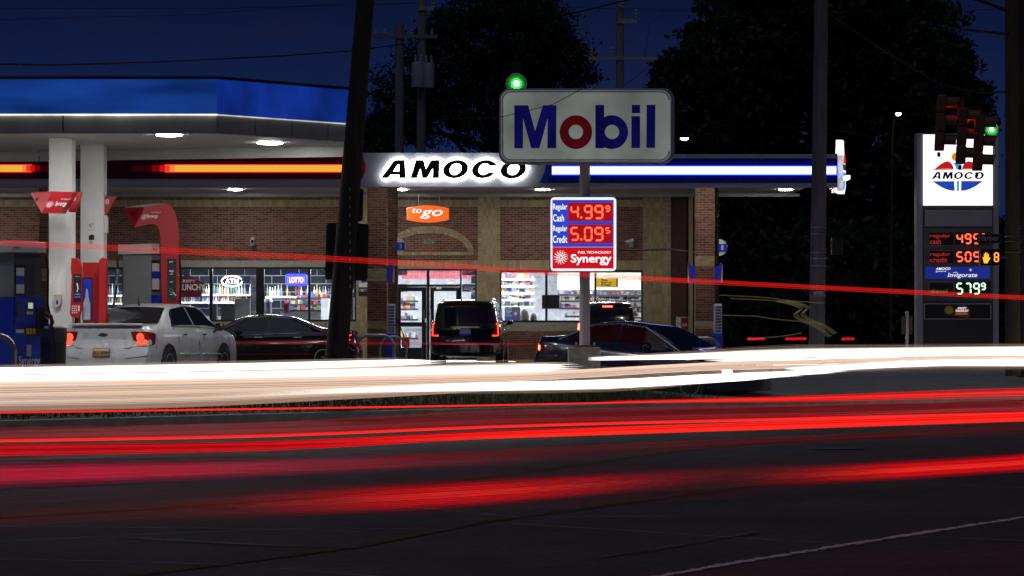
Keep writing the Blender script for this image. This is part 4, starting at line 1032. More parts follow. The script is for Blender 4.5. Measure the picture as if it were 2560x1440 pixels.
# pumps
def pump(label, pts, s, ztop, zbot, lower):
    """pts: header corners in photo columns (left, corner, right); two visible faces"""
    xl, xc, xr = pts
    t = thing('fuel_pump', label, 'fuel pump', (U(xc,s), D(s), 0), group='fuel pumps in view')
    c = Vector((U(xc,s), D(s))); L = c + Vector((U(xl,s)-U(xc,s), .55)); R = c + Vector((U(xr,s)-U(xc,s), .45)); K = L + R - c
    def slab(z0, z1, ins, mat, name, parent=t, bev=.006):
        cen = (L+R)/2; q = [c, R, K, L]; q = [p + (cen-p).normalized()*ins for p in q]
        bb = B(); bb.add([(p.x,p.y,z0) for p in q]+[(p.x,p.y,z1) for p in q], [(3,2,1,0),(4,5,6,7),(0,1,5,4),(1,2,6,5),(2,3,7,6),(3,0,4,7)])
        return bb.build(name, mat, parent, bevel=bev)
    zt, zh = ztop
    slab(zh, zt, 0, MT['white'], 'header'); 
    def fR(u, z, out): 
        n = Vector((R.y-c.y, -(R.x-c.x))).normalized(); p = c + (R-c)*u + n*out; return (p.x, p.y, z)
    def face(u0, u1, z0, z1, out, mat, name, parent=t):
        bb = B(); bb.add([fR(u0,z0,out),fR(u1,z0,out),fR(u1,z1,out),fR(u0,z1,out),fR(u0,z0,out-.012),fR(u1,z0,out-.012),fR(u1,z1,out-.012),fR(u0,z1,out-.012)], [(0,1,2,3),(0,4,5,1),(1,5,6,2),(2,6,7,3),(3,7,4,0)])
        return bb.build(name, mat, parent)
    text('Mobil', MT['blue'], t, .06, .22, zh+.06, zt-.08, 0, bold=.02, fn=lambda u, v: fR(u, v, .006))
    up = slab(zbot, zh, .10, MT['pumpgrey'], 'upper_cabinet')
    slab(.15, zbot, .10, MT['blue'] if lower else MT['pumpgrey'], 'lower_cabinet')
    slab(0.0, .15, -.15, MT['kerb'], 'island_base')
    o = -.095
    if lower:
        face(.12, .93, zbot+.02, zh-.02, o+.03, MT['pumpdark'], 'shroud')
        face(.12, .93, zbot-.45, zbot+.0, o+.045, MT['blue'], 'control_panel')
        face(.12, .40, zbot+.03, zbot+.55, o+.06, MT['black'], 'screen_bezel'); face(.13, .37, zbot+.06, zbot+.50, o+.066, MT['whitep'], 'notice_screen'); face(.13, .37, zbot+.22, zbot+.36, o+.07, MT['blue'], 'notice_band')
        face(.16, .32, zbot-.32, zbot-.10, o+.055, MT['pumpdark'], 'card_reader'); face(.46, .66, zbot-.34, zbot-.08, o+.055, MT['pumpdark'], 'display_bezel'); face(.50, .64, zbot-.20, zbot-.10, o+.06, emi('lcd', (.75,.8,.6,1), .5), 'lcd_display')
        for k in range(4): face(.46+k*.05, .495+k*.05, zbot-.30, zbot-.25, o+.06, MT['whitep'], 'button')
        for k in range(3): face(.44+k*.1, .52+k*.1, zbot-.64, zbot-.54, o+.06, pbr('yellow button', (.6,.4,.03), .5), 'grade_button')
        face(.42, .76, zbot-.66, zbot-.52, o+.055, MT['black'], 'grade_panel')
        face(.14, .38, zbot-.62, zbot-.56, o+.055, MT['whitep'], 'grade_label'); face(.78, .90, zbot-.62, zbot-.54, o+.055, MT['whitep'], 'grade_label')
        face(.46, .60, zbot-1.02, zbot-.82, o+.05, pbr('torn sticker', (.6,.6,.65), .6), 'torn_sticker')
        text('Synergy', MT['whitep'], t, .22, .86, .42, .62, 0, bold=.02, fn=lambda u, v: fR(u, v, o+.05)); text('FUEL TECHNOLOGY', pbr('pale blue print', (.1,.3,.7), .5), t, .34, .88, .65, .69, 0, fn=lambda u, v: fR(u, v, o+.05))
        nz = face(.76, .98, .95, 1.45, o+.06, MT['black'], 'nozzle_boot')
        B().tube([fR(.95,1.35,.02), fR(1.05,1.30,.10), fR(1.08,1.2,.12), fR(1.0,1.08,.10)], .04).build('nozzle', MT['darkred'], t)
        B().tube([fR(.98,2.35,.02), fR(1.02,2.1,.04), fR(1.01,1.5,.04), fR(1.1,1.1,.10), fR(1.2,.7,.12), fR(1.14,.4,.1), fR(1.0,.5,.05)], .022).build('hose', MT['black'], t)
    else:
        face(.10, .93, zbot+.02, zh-.02, o+.03, pbr('pump blue grey steel', (.26,.28,.31), .4, .3, .1), 'shroud')
        face(.06, .36, zbot+.10, zbot+.72, o+.06, MT['black'], 'screen_bezel'); face(.07, .32, zbot+.14, zbot+.66, o+.066, MT['whitep'], 'notice_screen'); face(.07, .32, zbot+.36, zbot+.50, o+.07, MT['blue'], 'notice_band')
        face(.06, .96, zbot-.45, zbot+.03, o+.045, MT['blue'], 'control_panel')
        face(.12, .30, zbot-.30, zbot-.10, o+.055, MT['pumpdark'], 'card_reader'); face(.50, .66, zbot-.30, zbot-.12, o+.055, MT['pumpdark'], 'display_bezel'); 
        B().tube([fR(.98,zh-.02,.02), fR(1.02,2.2,.04), fR(.99,1.5,.04), fR(1.05,1.0,.08)], .022).build('hose', MT['black'], t)
        n = (L-c); B().tube([(L.x+.0,L.y-.1,zh-.05),(L.x+.02,L.y-.12,zh-.35),(L.x-.05,L.y-.14,zh-.9),(L.x-.12,L.y-.15,zh-1.4)], .022).build('hose', MT['black'], t)
        B().tube([(L.x+.02,L.y-.12,zh-.3),(L.x-.02,L.y-.13,zh-.62)], .035).build('hose_clamp', MT['steel'], t)
    return t
pump('grey pump with white header standing behind the silver car', (285, 378, 441), 126, (V(609,126), V(634,126)), V(741,126), False)
pump('blue pump with worn stickers at the left edge of the photo', (-40, 32, 104), 146, (V(604,146), V(630,146)), V(742,146), True)
# red service board with a blue bottle poster and an upright price screen between the columns
t = thing('service_board', 'red board with a blue bottle poster behind the white columns', 'board', P(235, 960, 133))
B().pb(207, 656, 263, 940, 133, .12).build('red_back', MT['red'], t)
B().pb(206, 694, 232, 800, 133, 0, .012).build('poster_frame', MT['black'], t); B().pb(208, 698, 229, 800, 133, 0, .02).build('poster', MT['blue'], t)
flat('bottle_print', [[(U(x,133),V(y,133)) for x, y in ((209,800),(226,800),(226,757),(222,744),(220,722),(216,722),(214,744),(209,757))]], pbr('bottle print', (.55,.58,.62), .5), t, 0, 0, D(133)-.026)
B().prism([(U(x,133),V(y,133)) for x, y in ((251,940),(269,940),(270,648),(262,644),(253,652))], D(133)-.3, D(133)-.002).build('red_side_post', MT['red'], t, bevel=.01)
t = thing('payment_terminal', 'tall red terminal with a black screen right of the left white column', 'terminal', P(196, 940, 133.9))
B().prism([(U(x,133.9),V(y,133.9)) for x, y in ((178,785),(184,795),(197,795),(203,788),(207,770),(207,670),(203,652),(196,646),(182,645),(180,672),(182,690),(180,760))], D(133.9)-.16, D(133.9)-.02).build('shell', MT['red'], t, bevel=.012)
B().pb(189, 795, 198, 940, 133.9, 0, .1).build('stem', MT['black'], t)
B().pb(188, 686, 206, 754, 133.9, -.02, .172).build('screen', MT['blackp'], t)
B().tube([P(196,708,133.9)+Vector((0,-.18,0)), P(199,722,133.9)+Vector((0,-.18,0)), P(196,730,133.9)+Vector((0,-.18,0))], .012, 5).build('screen_icon', emi('screen icon', (.6,.75,.8,1), .4), t)
ptext('Tap here', MT['whitep'], t, 191, 690, 203, 694, 133.9, front=.178); ptext('on every fill up', MT['whitep'], t, 189, 734, 205, 738, 133.9, front=.178)
B().pb(190, 740, 204, 745, 133.9, -.02, .178).build('blue_screen_strip', emi('blue strip', (.06,.1,.6,1), .5), t)
B().pb(199, 764, 202, 778, 133.9, -.02, .168).build('card_slot_label', MT['whitep'], t)
for i in range(3):
    for j in range(4): B().pb(183+i*5, 764+j*5.5, 186+i*5, 767+j*5.5, 133.9, -.02, .166).build('keypad_key', MT['whitep'], t)
t = thing('waste_bin', 'black lidded waste bin between the blue pump and the silver car', 'bin', P(128, 962, 142))
q = P(128, 962, 142); 
B().lathe([(.24,0),(.27,.85)], (q.x,q.y,0), n=20).build('bin_body', MT['black'], t, smooth=True); B().lathe([(.28,.85),(.285,1.0),(.27,1.10),(.2,1.13)], (q.x,q.y,0), n=20).build('bin_lid', pbr('bin lid', (.03,.03,.034), .4), t, smooth=True)
# ================================================================== ROADSIDE PRICE SIGN
SS = 140.0; XP = U(1463, SS); YS = D(SS)
sg = thing('price_sign', 'white roadside sign with big blue and red letters above a lit price box', 'sign', (XP, YS, -.05))
B().lathe([(13.2/SS,.2),(13.2/SS,V(408,SS))], (XP, YS+.3, 0), n=20).build('pole', pbr('painted sign pole', (.70,.62,.64), .6, 0, .2, 2, stretch=(1,1,.4)), sg, smooth=True)
B().pb(1421, 868, 1501, 945, SS, .62, .0).build('concrete_base', pbr('pale stained concrete', (.60,.52,.47), .85, 0, .4, 5, .4), sg, bevel=.02)
B().pb(1438, 863, 1489, 868, SS, .5, -.1).build('base_plate', pbr('rusty plate', (.25,.15,.09), .8, .2, .4, 8), sg)
for x in (1441, 1486): B().lathe([(.018,0),(.018,.05)], P(x, 863, SS)+Vector((0,.15,0)), n=6).build('anchor_bolt', MT['steel'], sg)
ca = B().prism(rrect(U(1247,SS),V(408,SS),U(1687,SS),V(221,SS),.20,8), YS, YS+.55).build('board_cabinet', pbr('sign cabinet grey', (.38,.36,.40), .35, .3, .1, 2), sg, bevel=.02)
B().prism(rrect(U(1252.5,SS),V(403.5,SS),U(1676,SS),V(226,SS),.17,8), YS-.02, YS-.002).build('board_face', emi('acrylic with added glow', (.54,.60,.54,1), .22, .42, .8, .22), ca)  # face is lit from outside; that light is put in as emission
B().tube([(x, YS-.024, z) for x, z in rrect(U(1256,SS),V(400,SS),U(1672.5,SS),V(229.5,SS),.15,8)]+[(U(1672.5,SS)-.15, YS-.024, V(229.5,SS))][:0], .016, 6).build('face_rib', pbr('pale acrylic rib', (.7,.75,.7), .3), ca)
SB_ = emi('blue with added glow', rgb(24,22,112), .3, .35, 1.5, .25); SR_ = emi('red with added glow', rgb(104,14,26), .35, .3, 1.5, .25)  # letters carry the same added glow as the face
def mz(l): return [(U(1220+x/3.79,SS), V(140+y/3.79,SS)) for x, y in l]
yl = YS-.035
flat('letter', [mz([(249,875),(249,469),(381,469),(446,715),(520,469),(648,469),(646,875),(562,875),(566,590),(486,875),(409,875),(333,592),(331,875)])], SB_, ca, 0, 0, yl, ext=.012)
flat('letter', [mz(ell(832,723,154,160,48)), mz(ell(832,721,68,68,36))], SR_, ca, 0, 0, yl, ext=.012)
bs = math.acos((1100-1172)/154.0)
flat('letter', [mz([(1017,875),(1017,466),(1100,466)] + [(1172+154*math.cos(t), 723+160*math.sin(t)) for t in np.linspace(-bs, bs, 44)] + [(1100,875)]), mz(ell(1174,721,68,68,36))], SB_, ca, 0, 0, yl, ext=.012)
flat('letter', [mz([(1358,873),(1358,572),(1440,572),(1440,873)]), mz([(1362,543),(1362,465),(1440,465),(1440,543)])], SB_, ca, 0, 0, yl, ext=.012)
flat('letter', [mz([(1500,872),(1502,464),(1585,464),(1582,872)])], SB_, ca, 0, 0, yl, ext=.012)
# price box
pcab = B().prism(rrect(U(1374,SS),V(680,SS),U(1543,SS),V(491,SS),.08,6), YS-.02, YS+.55).build('price_cabinet', pbr('price cabinet grey', (.30,.28,.31), .4, .2), sg, bevel=.015)
B().prism(rrect(U(1376.5,SS),V(677.5,SS),U(1540.5,SS),V(493.5,SS),.07,6), YS-.03, YS-.021).build('white_rim', emi('white lit rim', (.9,.93,1,1), 1.0), pcab)
zf = YS-.034
B().box(U(1381,SS),U(1534,SS), zf, YS-.031, V(617.5,SS), V(500,SS)).build('blue_field', emi('blue lit field', rgb(46,66,196), 1.0, .15, 2), pcab)
B().box(U(1381,SS),U(1534,SS), zf, YS-.031, V(671.5,SS), V(618,SS)).build('red_field', emi('red lit field', rgb(200,18,30), 1.0, .08, 2), pcab)
wlit = emi('white lit print', (1,1,1,1), 1.1)
for s_, a, c in (('Regular',509.5,528.5),('Cash',536,554),('Regular',564,582.5),('Credit',589,607.5)):
    text(s_, wlit, pcab, U(1382.5,SS), U(1418 if s_ != 'Cash' else 1410,SS), V(c,SS), V(a,SS), zf-.004, bold=.012)
for z0, z1, pr in ((507,553,'4.999'),(561.5,608,'5.095')):
    d = B().box(U(1420,SS),U(1532,SS), zf-.012, zf-.001, V(z1,SS), V(z0,SS)).build('price_panel', emi('glowing dark red panel', (.36,.005,.008,1), 1.0), pcab)
    y = zf-.024
    digit(pr[0], MT['ledred'], d, U(1426,SS), U(1447,SS), V(z1-6,SS), V(z0+6,SS), y, .2)
    B().lathe([(.02,0),(.02,.01)], (U(1453,SS), y, V(z1-9,SS)), axis='y', n=10).build('decimal_point', MT['ledred'], d)
    digit(pr[2], MT['ledred'], d, U(1460,SS), U(1481,SS), V(z1-5,SS), V(z0+6,SS), y, .2); digit(pr[3], MT['ledred'], d, U(1486,SS), U(1508,SS), V(z1-5,SS), V(z0+6,SS), y, .2)
    digit(pr[4], MT['ledred'], d, U(1513,SS), U(1525,SS), V(z0+23,SS), V(z0+7,SS), y, .24)
text('FUEL TECHNOLOGY', wlit, pcab, U(1445,SS), U(1528,SS), V(634,SS), V(628,SS), zf-.004, bold=.01)
text('Synergy', wlit, pcab, U(1427,SS), U(1529,SS), V(663,SS), V(635.5,SS), zf-.004, bold=.022)
spiral_logo(pcab, U(1402,SS), V(643.5,SS), 18/SS, lambda a, c: (a, zf-.005, c), wlit)
# ================================================================== RIGHT PRICE PYLON
SY = 90.0; YP = D(SY)
py_ = thing('price_pylon', 'tall dark price pylon with a bright torch emblem face near the right edge', 'sign', (U(2393,SY), YP, 0))
pyg = pbr('pylon mauve grey', (.40,.37,.42), .5, .1, .1, 1.5)
B().pb(2292, 333, 2307, 905, SY, .5).build('side_post', pyg, py_); B().pb(2483, 333, 2497, 905, SY, .5).build('side_post', pyg, py_)
B().pb(2307, 334, 2483, 905, SY, .4, -.004).build('core', pbr('pylon core', (.05,.048,.055), .6), py_)
B().pb(2308, 336.5, 2481, 513.5, SY, .1, .03).build('emblem_face', emi('bright white face', (1,1,1,1), 1.5), py_)
def pq(x, y): return (U(2200+x/4,SY), V(160+y/4,SY))
def ez(l): return [pq(x,y) for x, y in l]
ye = YP-.034
def lit(n, r, g, b_, k=1.0): return emi(n, rgb(r,g,b_), k)
flat('red_dome', [ez([(530,1060)] + [(530+150*t**.9, 1060-88*math.sin(t*math.pi/2)) for t in np.linspace(.05,1,12)] + [(710,990),(730,1025),(737,1058)])], lit('emblem red',178,26,34), py_, 0, 0, ye)
flat('red_dome', [ez([(1027,1058)] + [(1027-150*t**.9, 1058-86*math.sin(t*math.pi/2)) for t in np.linspace(.05,1,12)] + [(845,990),(823,1025),(817,1056)])], lit('emblem red',178,26,34), py_, 0, 0, ye)
for a, c in ((535,737),(817,1022)):
    flat('orange_glint', [ez([(a+12,1052)] + [(a+(c-a)*t, 1052-10*math.sin(t*math.pi)*(t if a < 700 else 1-t)*1.6) for t in np.linspace(.1,.9,10)] + [(c-4,1052)])], lit('emblem orange',240,110,40), py_, 0, 0, ye-.006)
flat('blue_bowl', [ez([(524,1172),(740,1172),(746,1270)] + [(746-(222)*t, 1270-98*(t**1.9)) for t in np.linspace(.08,.96,14)])], lit('emblem blue',32,68,172), py_, 0, 0, ye)
flat('blue_bowl', [ez([(1026,1170),(810,1170),(808,1270)] + [(808+218*t, 1270-100*(t**1.9)) for t in np.linspace(.08,.96,14)])], lit('emblem blue',32,68,172), py_, 0, 0, ye)
flat('torch_handle', [ez([(764,1172),(792,1172),(788,1272),(766,1272)])], lit('emblem pale blue',70,150,214), py_, 0, 0, ye)
flat('torch_cup', [ez([(722,982),(745,990),(775,994),(805,990),(828,982),(805,1020),(794,1058),(762,1058),(750,1020)])], lit('emblem pale blue',70,150,214), py_, 0, 0, ye)
flat('flame_ball', [ez(ell(773,930,61,46,30))], lit('emblem flame',232,130,36), py_, 0, 0, ye)
flat('flame_shade', [ez([(773,884)] + [(773+61*math.sin(t), 930-46*math.cos(t)) for t in np.linspace(0.1,math.pi-.1,14)] + [(773,976),(795,930)])], lit('emblem flame red',190,50,34), py_, 0, 0, ye-.006)
for k, lp in LET.items():
    def mp(l): return [(U(2329+(x-954)*(2460-2329)/(1316.5-953),SY), V(430+(y-400.5)*(447.5-430)/(446-400.5),SY)) for x, y in l]
    flat('letter', [mp(l) for l in lp], MT['blackp'], py_, 0, 0, ye)
B().pb(2312, 525, 2480, 566, SY, .0, .01).build('blank_panel', pyg, py_, bevel=.01); B().pb(2310, 570, 2482, 752, SY, .0, .008).build('price_panel', pbr('price panel dark', (.14,.13,.15), .5), py_)
B().pb(2309, 758, 2478, 799, SY, 0, .03).build('advert_frame', pyg, py_); B().pb(2312, 761, 2475, 796, SY, .0, .036).build('advert_panel', MT['blackp'], py_)
rp = emi('dim red print', rgb(205,50,40), .6); gp = emi('dim green print', rgb(70,130,50), .6)
for y0, y1, l1, l2, m in ((581,613,'regular','cash',rp),(627,659,'regular','credit',rp),(706,736,'','diesel',gp)):
    pnl = B().pb(2323, y0, 2384, y1, SY, 0, .014).build('grade_panel', MT['blackp'], py_)
    for q in ((2322.4,y0-1.2,2384.6,y0),(2322.4,y1,2384.6,y1+1.2),(2322.4,y0,2323,y1),(2384,y0,2384.6,y1)): B().pb(*q, SY, 0, .017).build('grade_frame', MT['steel'], pnl)
    if l1: ptext(l1, m, pnl, 2325, y0+4, 2376, y0+15, SY, front=.022, bold=.012)
    ptext(l2, m, pnl, 2325, y0+17, 2368 if l2 != 'cash' else 2352, y1-3, SY, front=.022, bold=.012)
for y0, y1, pr, m in ((584,610,'4999',MT['ledred']),(629,655,'5099',MT['ledred']),(707,736,'5799',emi('bright green segments', (.5,1,.55,1), 2.2))):
    d = B().pb(2388, y0-3, 2476, y1+2, SY, 0, .016).build('digit_panel', MT['blackp'], py_)
    for i, ch in enumerate(pr):
        if i < 3: digit(ch, m, d, U(2391+i*21,SY), U(2407+i*21,SY), V(y1,SY), V(y0,SY), YP-.03, .22)
        else: digit(ch, m, d, U(2452,SY), U(2464,SY), V(y0+18,SY), V(y0,SY), YP-.03, .24)
B().pb(2313, 667, 2475, 697, SY, 0, .016).build('additive_banner', emi('blue banner', rgb(26,40,130), .9, .25, 2), py_)
wd = emi('white dim print', (1,1,1,1), .85)
ptext('AMOCO', wd, py_, 2339, 668.5, 2376, 675, SY, front=.022, bold=.03, shear=.2); ptext('gasoline', wd, py_, 2339, 676, 2365, 681, SY, front=.022)
ptext('with', wd, py_, 2382, 679, 2393, 683, SY, front=.022); ptext('Invigorate', wd, py_, 2369, 682, 2443, 696, SY, front=.022, bold=.01, shear=.2)
flat('star_print', [[(U(2426,SY)+r*math.cos(t), V(675,SY)+r*math.sin(t)) for t, r in zip(np.linspace(0,2*math.pi,9)[:-1]+.3, [.055,.012]*4)]], wd, py_, 0, 0, YP-.022)
flat('sun_print', [[(U(2372,SY)+r*math.cos(t), V(775,SY)+r*math.sin(t)) for t, r in zip(np.linspace(0,2*math.pi,33)[:-1], [.14,.10]*16)]], pbr('yellow print', (.7,.5,.06), .6), py_, 0, 0, YP-.04)
flat('red_house_print', [[(U(x,SY),V(y,SY)) for x, y in ((2381,789),(2385,772),(2407,762),(2420,768),(2425,780),(2422,797))]], pbr('red print', (.45,.06,.06), .6), py_, 0, 0, YP-.042)
ptext('KRISPY', wd, py_, 2394, 768, 2416, 773, SY, front=.05, bold=.02); ptext('KRUNCHY', wd, py_, 2389, 774, 2421, 780, SY, front=.05, bold=.02); ptext('CHICKEN', emi('gold print', rgb(220,170,60), .5), py_, 2388, 782, 2418, 787, SY, front=.05)
# ================================================================== CARS
def herm(xs, ys, x):
    xs = np.array(xs, float); ys = np.array(ys, float); i = int(np.clip(np.searchsorted(xs, x)-1, 0, len(xs)-2))
    h = np.diff(xs); d = np.diff(ys)/h; m = np.zeros(len(xs)); m[0] = d[0]; m[-1] = d[-1]
    for k in range(1, len(xs)-1): m[k] = 0 if d[k-1]*d[k] <= 0 else 2*d[k-1]*d[k]/(d[k-1]+d[k])
    t = (x-xs[i])/h[i]
    return ((2*t**3-3*t**2+1)*ys[i] + (t**3-2*t**2+t)*h[i]*m[i] + (-2*t**3+3*t**2)*ys[i+1] + (t**3-t**2)*h[i]*m[i+1])
class Car:
    def __init__(s, name, label, loc, yaw, paint, prof, L, wheels, R=.33, pitch=0.0, rr=.12, rf=.30, leanR=.10, leanF=.12, zmid=.62):
        s.t = thing(name, label, 'car', loc, 0, local=True)
        s.t.rotation_euler = (0, pitch, yaw)
        s.p = prof; s.L = L; s.rr, s.rf, s.leanR, s.leanF, s.zmid = rr, rf, leanR, leanF, zmid
        s.W = max(prof['w']); s.paint = paint; s.R = R
        xs = np.linspace(0, L, 64); rows = []
        for x in xs:
            h = s.sec(x); full = [(-y, z) for y, z in h] + [(y, z) for y, z in reversed(h[:-1])]
            rows.append([s.pt(x, y, z) for y, z in full])
        b = B(); b.grid(rows)
        for x in (0, L):
            h = s.sec(x); cap = []
            for y, z in h: cap.append([s.pt(x, y*k, z) for k in np.linspace(-1, 1, 13)])
            b.grid(cap)
        h0 = [[s.pt(x, -s.sec(x)[0][0], s.sec(x)[0][1]), s.pt(x, s.sec(x)[0][0], s.sec(x)[0][1])] for x in xs]
        s.body = b.grid(h0).build('body', paint, s.t, smooth=True)
        for x in wheels:
            for sd in (-1, 1): s.wheel(x, sd)
    def f(s, k, x): return float(herm(s.p['x'], s.p[k], x))
    def sec(s, x):
        w, wt, zb, ze, zt = s.f('w',x), s.f('wt',x), s.f('zb',x), s.f('ze',x), s.f('zt',x)
        e = max(.012, zt-ze); g = ze+.012
        wt = min(wt, w-.11)
        return [(w-.12, zb), (w-.03, zb+.07), (w-.005, zb+.3*(ze-zb)), (w, zb+.55*(ze-zb)), (w-.012, ze-.12), (w-.04, ze-.03), (w-.075, ze+.008),
                (w-.085, g+.02*e), (wt+.035, g+.80*e), (wt+.005, g+.90*e), (wt-.06, g+.965*e), (wt*.6, g+e), (wt*.3, g+1.01*e), (0, g+1.015*e)]
    def pt(s, x, y, z):
        bR = max(0, 1-x/.9)**1.6; bF = max(0, 1-(s.L-x)/1.1)**1.6
        yy = (y/s.W)**2
        up = max(0, z-s.zmid)
        X = x + bR*(s.leanR*min(1, up/.12)*1.0 + s.rr*yy*1.3) - bF*(s.leanF*up*1.2 + s.rf*yy)
        return (X, y, z)
    def side(s, x, t, sd, out=0.0):
        """point on the flank: t 0..1 from sill to belt, 1..2 from belt up to the roof edge"""
        h = s.sec(x); 
        pl = h[:8] if t <= 1 else h[7:10]; tt = t if t <= 1 else t-1
        k = tt*(len(pl)-1); i = min(int(k), len(pl)-2); q = k-i
        y = pl[i][0]*(1-q)+pl[i+1][0]*q; z = pl[i][1]*(1-q)+pl[i+1][1]*q
        X, Y, Z = s.pt(x, y, z); return (X, sd*(Y+out), Z+(out*.3 if t > 1 else 0))
    def zside(s, x, z, sd, out=0.0):
        h = s.sec(x)
        for i in range(len(h)-1):
            if h[i][1] <= z <= h[i+1][1]:
                q = (z-h[i][1])/max(1e-6, h[i+1][1]-h[i][1]); X, Y, Z = s.pt(x, h[i][0]*(1-q)+h[i+1][0]*q, z); return (X, sd*(Y+out), Z)
        X, Y, Z = s.pt(x, h[7][0], z); return (X, sd*(Y+out), Z)
    def top(s, x, y, out=0.0):
        h = s.sec(x)[7:]; a = abs(y)
        for i in range(len(h)-1):
            if h[i+1][0] <= a <= h[i][0]:
                q = (h[i][0]-a)/max(1e-6, h[i][0]-h[i+1][0]); z = h[i][1]*(1-q)+h[i+1][1]*q; X, Y, Z = s.pt(x, y, z); return (X, Y, Z+out)
        X, Y, Z = s.pt(x, y, h[0][1]); return (X, Y, Z+out)
    def rear(s, y, z, out=0.0):
        X, Y, Z = s.pt(0, y, z); return (X-out, Y, Z)
    def front(s, y, z, out=0.0):
        X, Y, Z = s.pt(s.L, y, z); return (X+out, Y, Z)
    def patch(s, fn, q, mat, name, n=8, m=6, parent=None, thick=True):
        """bilinear patch on a surface; q = four (u, v) corners: low left, low right, up right, up left"""
        rows = []
        for j in range(m+1):
            b_ = j/m; r = []
            for i in range(n+1):
                a = i/n
                u = (q[0][0]*(1-a)+q[1][0]*a)*(1-b_) + (q[3][0]*(1-a)+q[2][0]*a)*b_; v = (q[0][1]*(1-a)+q[1][1]*a)*(1-b_) + (q[3][1]*(1-a)+q[2][1]*a)*b_
                r.append(fn(u, v))
            rows.append(r)
        b = B(); b.grid(rows)
        return b.build(name, mat, parent or s.t, smooth=True)
    def wheel(s, x, sd):
        R = s.R; z0 = R; y = sd*(s.f('w', x)-.10)
        Y = lambda k: y + sd*k
        b = B(); n = 28
        pr = [(R*.62,-.10),(R*.95,-.10),(R,-.06),(R,.06),(R*.95,.105),(R*.66,.11)]
        b.lathe([(r, h*sd) for r, h in pr], (x, y, z0), 'y', n)
        # dark arch behind the tyre, a short way proud of the flank
        a = B(); pts = [s.zside(x+ (R+.055)*math.cos(t), max(s.f('zb', x)+.02, z0+.02+(R+.055)*math.sin(t)), sd, .006) for t in np.linspace(-.35, math.pi+.35, 26)]
        a.add(pts, [tuple(range(len(pts)))]); a.build('wheel_arch', MT['black'], s.t)
        wv = b.build('wheel', MT['tyre'], s.t, smooth=True)
        r_ = B(); r_.lathe([(R*.64,.07*sd),(R*.66,.115*sd),(R*.60,.116*sd),(R*.58,.085*sd)], (x,y,z0), 'y', n)
        for k in range(s.p.get('spokes', 5)):
            t = 2*math.pi*k/s.p.get('spokes', 5)+.3; c, d = math.cos(t), math.sin(t); w0, w1 = R*.10, R*.07
            p = lambda rr, ww, yy: (x+rr*c-ww*d, Y(yy), z0+rr*d+ww*c)
            r_.add([p(R*.08,w0,.10),p(R*.08,-w0,.10),p(R*.62,-w1,.105),p(R*.62,w1,.105),p(R*.08,w0,.07),p(R*.08,-w0,.07),p(R*.62,-w1,.07),p(R*.62,w1,.07)], [(0,1,2,3),(0,4,5,1),(1,5,6,2),(2,6,7,3),(3,7,4,0)])
        r_.lathe([(R*.14,.08*sd),(R*.14,.112*sd)], (x,y,z0), 'y', 12)
        r_.build('rim', MT['rim'], wv)
    def seam(s, pts, fn, mat=None, name='panel_seam', r=.006):
        return B().tube([fn(*p) for p in pts], r, 5).build(name, mat or MT['black'], s.t)
    def mirror(s, x, sd, z, mat):
        p = Vector(s.zside(x, z-.08, sd, 0)); c = p + Vector((-.02, sd*.14, .10))
        b = B(); rows = []
        for i in range(7):
            t = math.pi*i/6; r = []
            for j in range(13):
                a = 2*math.pi*j/12; r.append(c + Vector((.10*math.cos(t), .115*math.sin(t)*math.cos(a), .078*math.sin(t)*math.sin(a))))
            rows.append(r)
        b.grid(rows); b.tube([p, c], .025)
        m = b.build('door_mirror', mat, s.t, smooth=True)
        gl = B(); gl.lathe([(.07,-.103),(.07,-.098)], c, 'x', 14); gl.build('mirror_glass', MT['carglass'], m)
# ---- silver saloon, seen from behind and to its right
SIL = pbr('silver white paint', (.50,.51,.54), .28, .15, .03, 2, coat=.8, rvar=.04)
a_ = math.radians(15.0)
imp = dict(x=[0,.12,.55,1.05,1.75,2.5,3.25,4.05,4.7,5.09], zt=[1.00,1.055,1.075,1.09,1.41,1.485,1.45,1.05,.93,.72], ze=[.96,1.01,1.02,1.02,1.0,.985,.97,.95,.88,.66],
           w=[.85,.89,.92,.925,.925,.925,.925,.925,.91,.80], wt=[.72,.74,.75,.72,.60,.585,.60,.70,.72,.62], zb=[.36,.30,.26,.22,.20,.20,.20,.20,.21,.28], spokes=6)
fx, fy = math.sin(a_), math.cos(a_)
SRR = 137.0
corner = Vector((U(398,SRR), D(SRR)))              # right rear corner on the ground
orig = corner - Vector((fy, -fx))*.86 + Vector((-.26, 0))
car = Car('parked_car', 'silver white saloon with lit red tail lamps parked under the blue canopy', (orig.x, orig.y, .07), math.pi/2 - a_, SIL, imp, 5.09, (1.02, 3.86), .335)
G = MT['carglass']
car.patch(lambda x, y: car.top(x, y, .006), [(1.10,.66),(1.10,-.66),(1.74,-.545),(1.74,.545)], G, 'rear_window')
car.patch(lambda x, y: car.top(x, y, .006), [(3.98,.62),(3.98,-.62),(3.32,-.55),(3.32,.55)], G, 'windscreen')
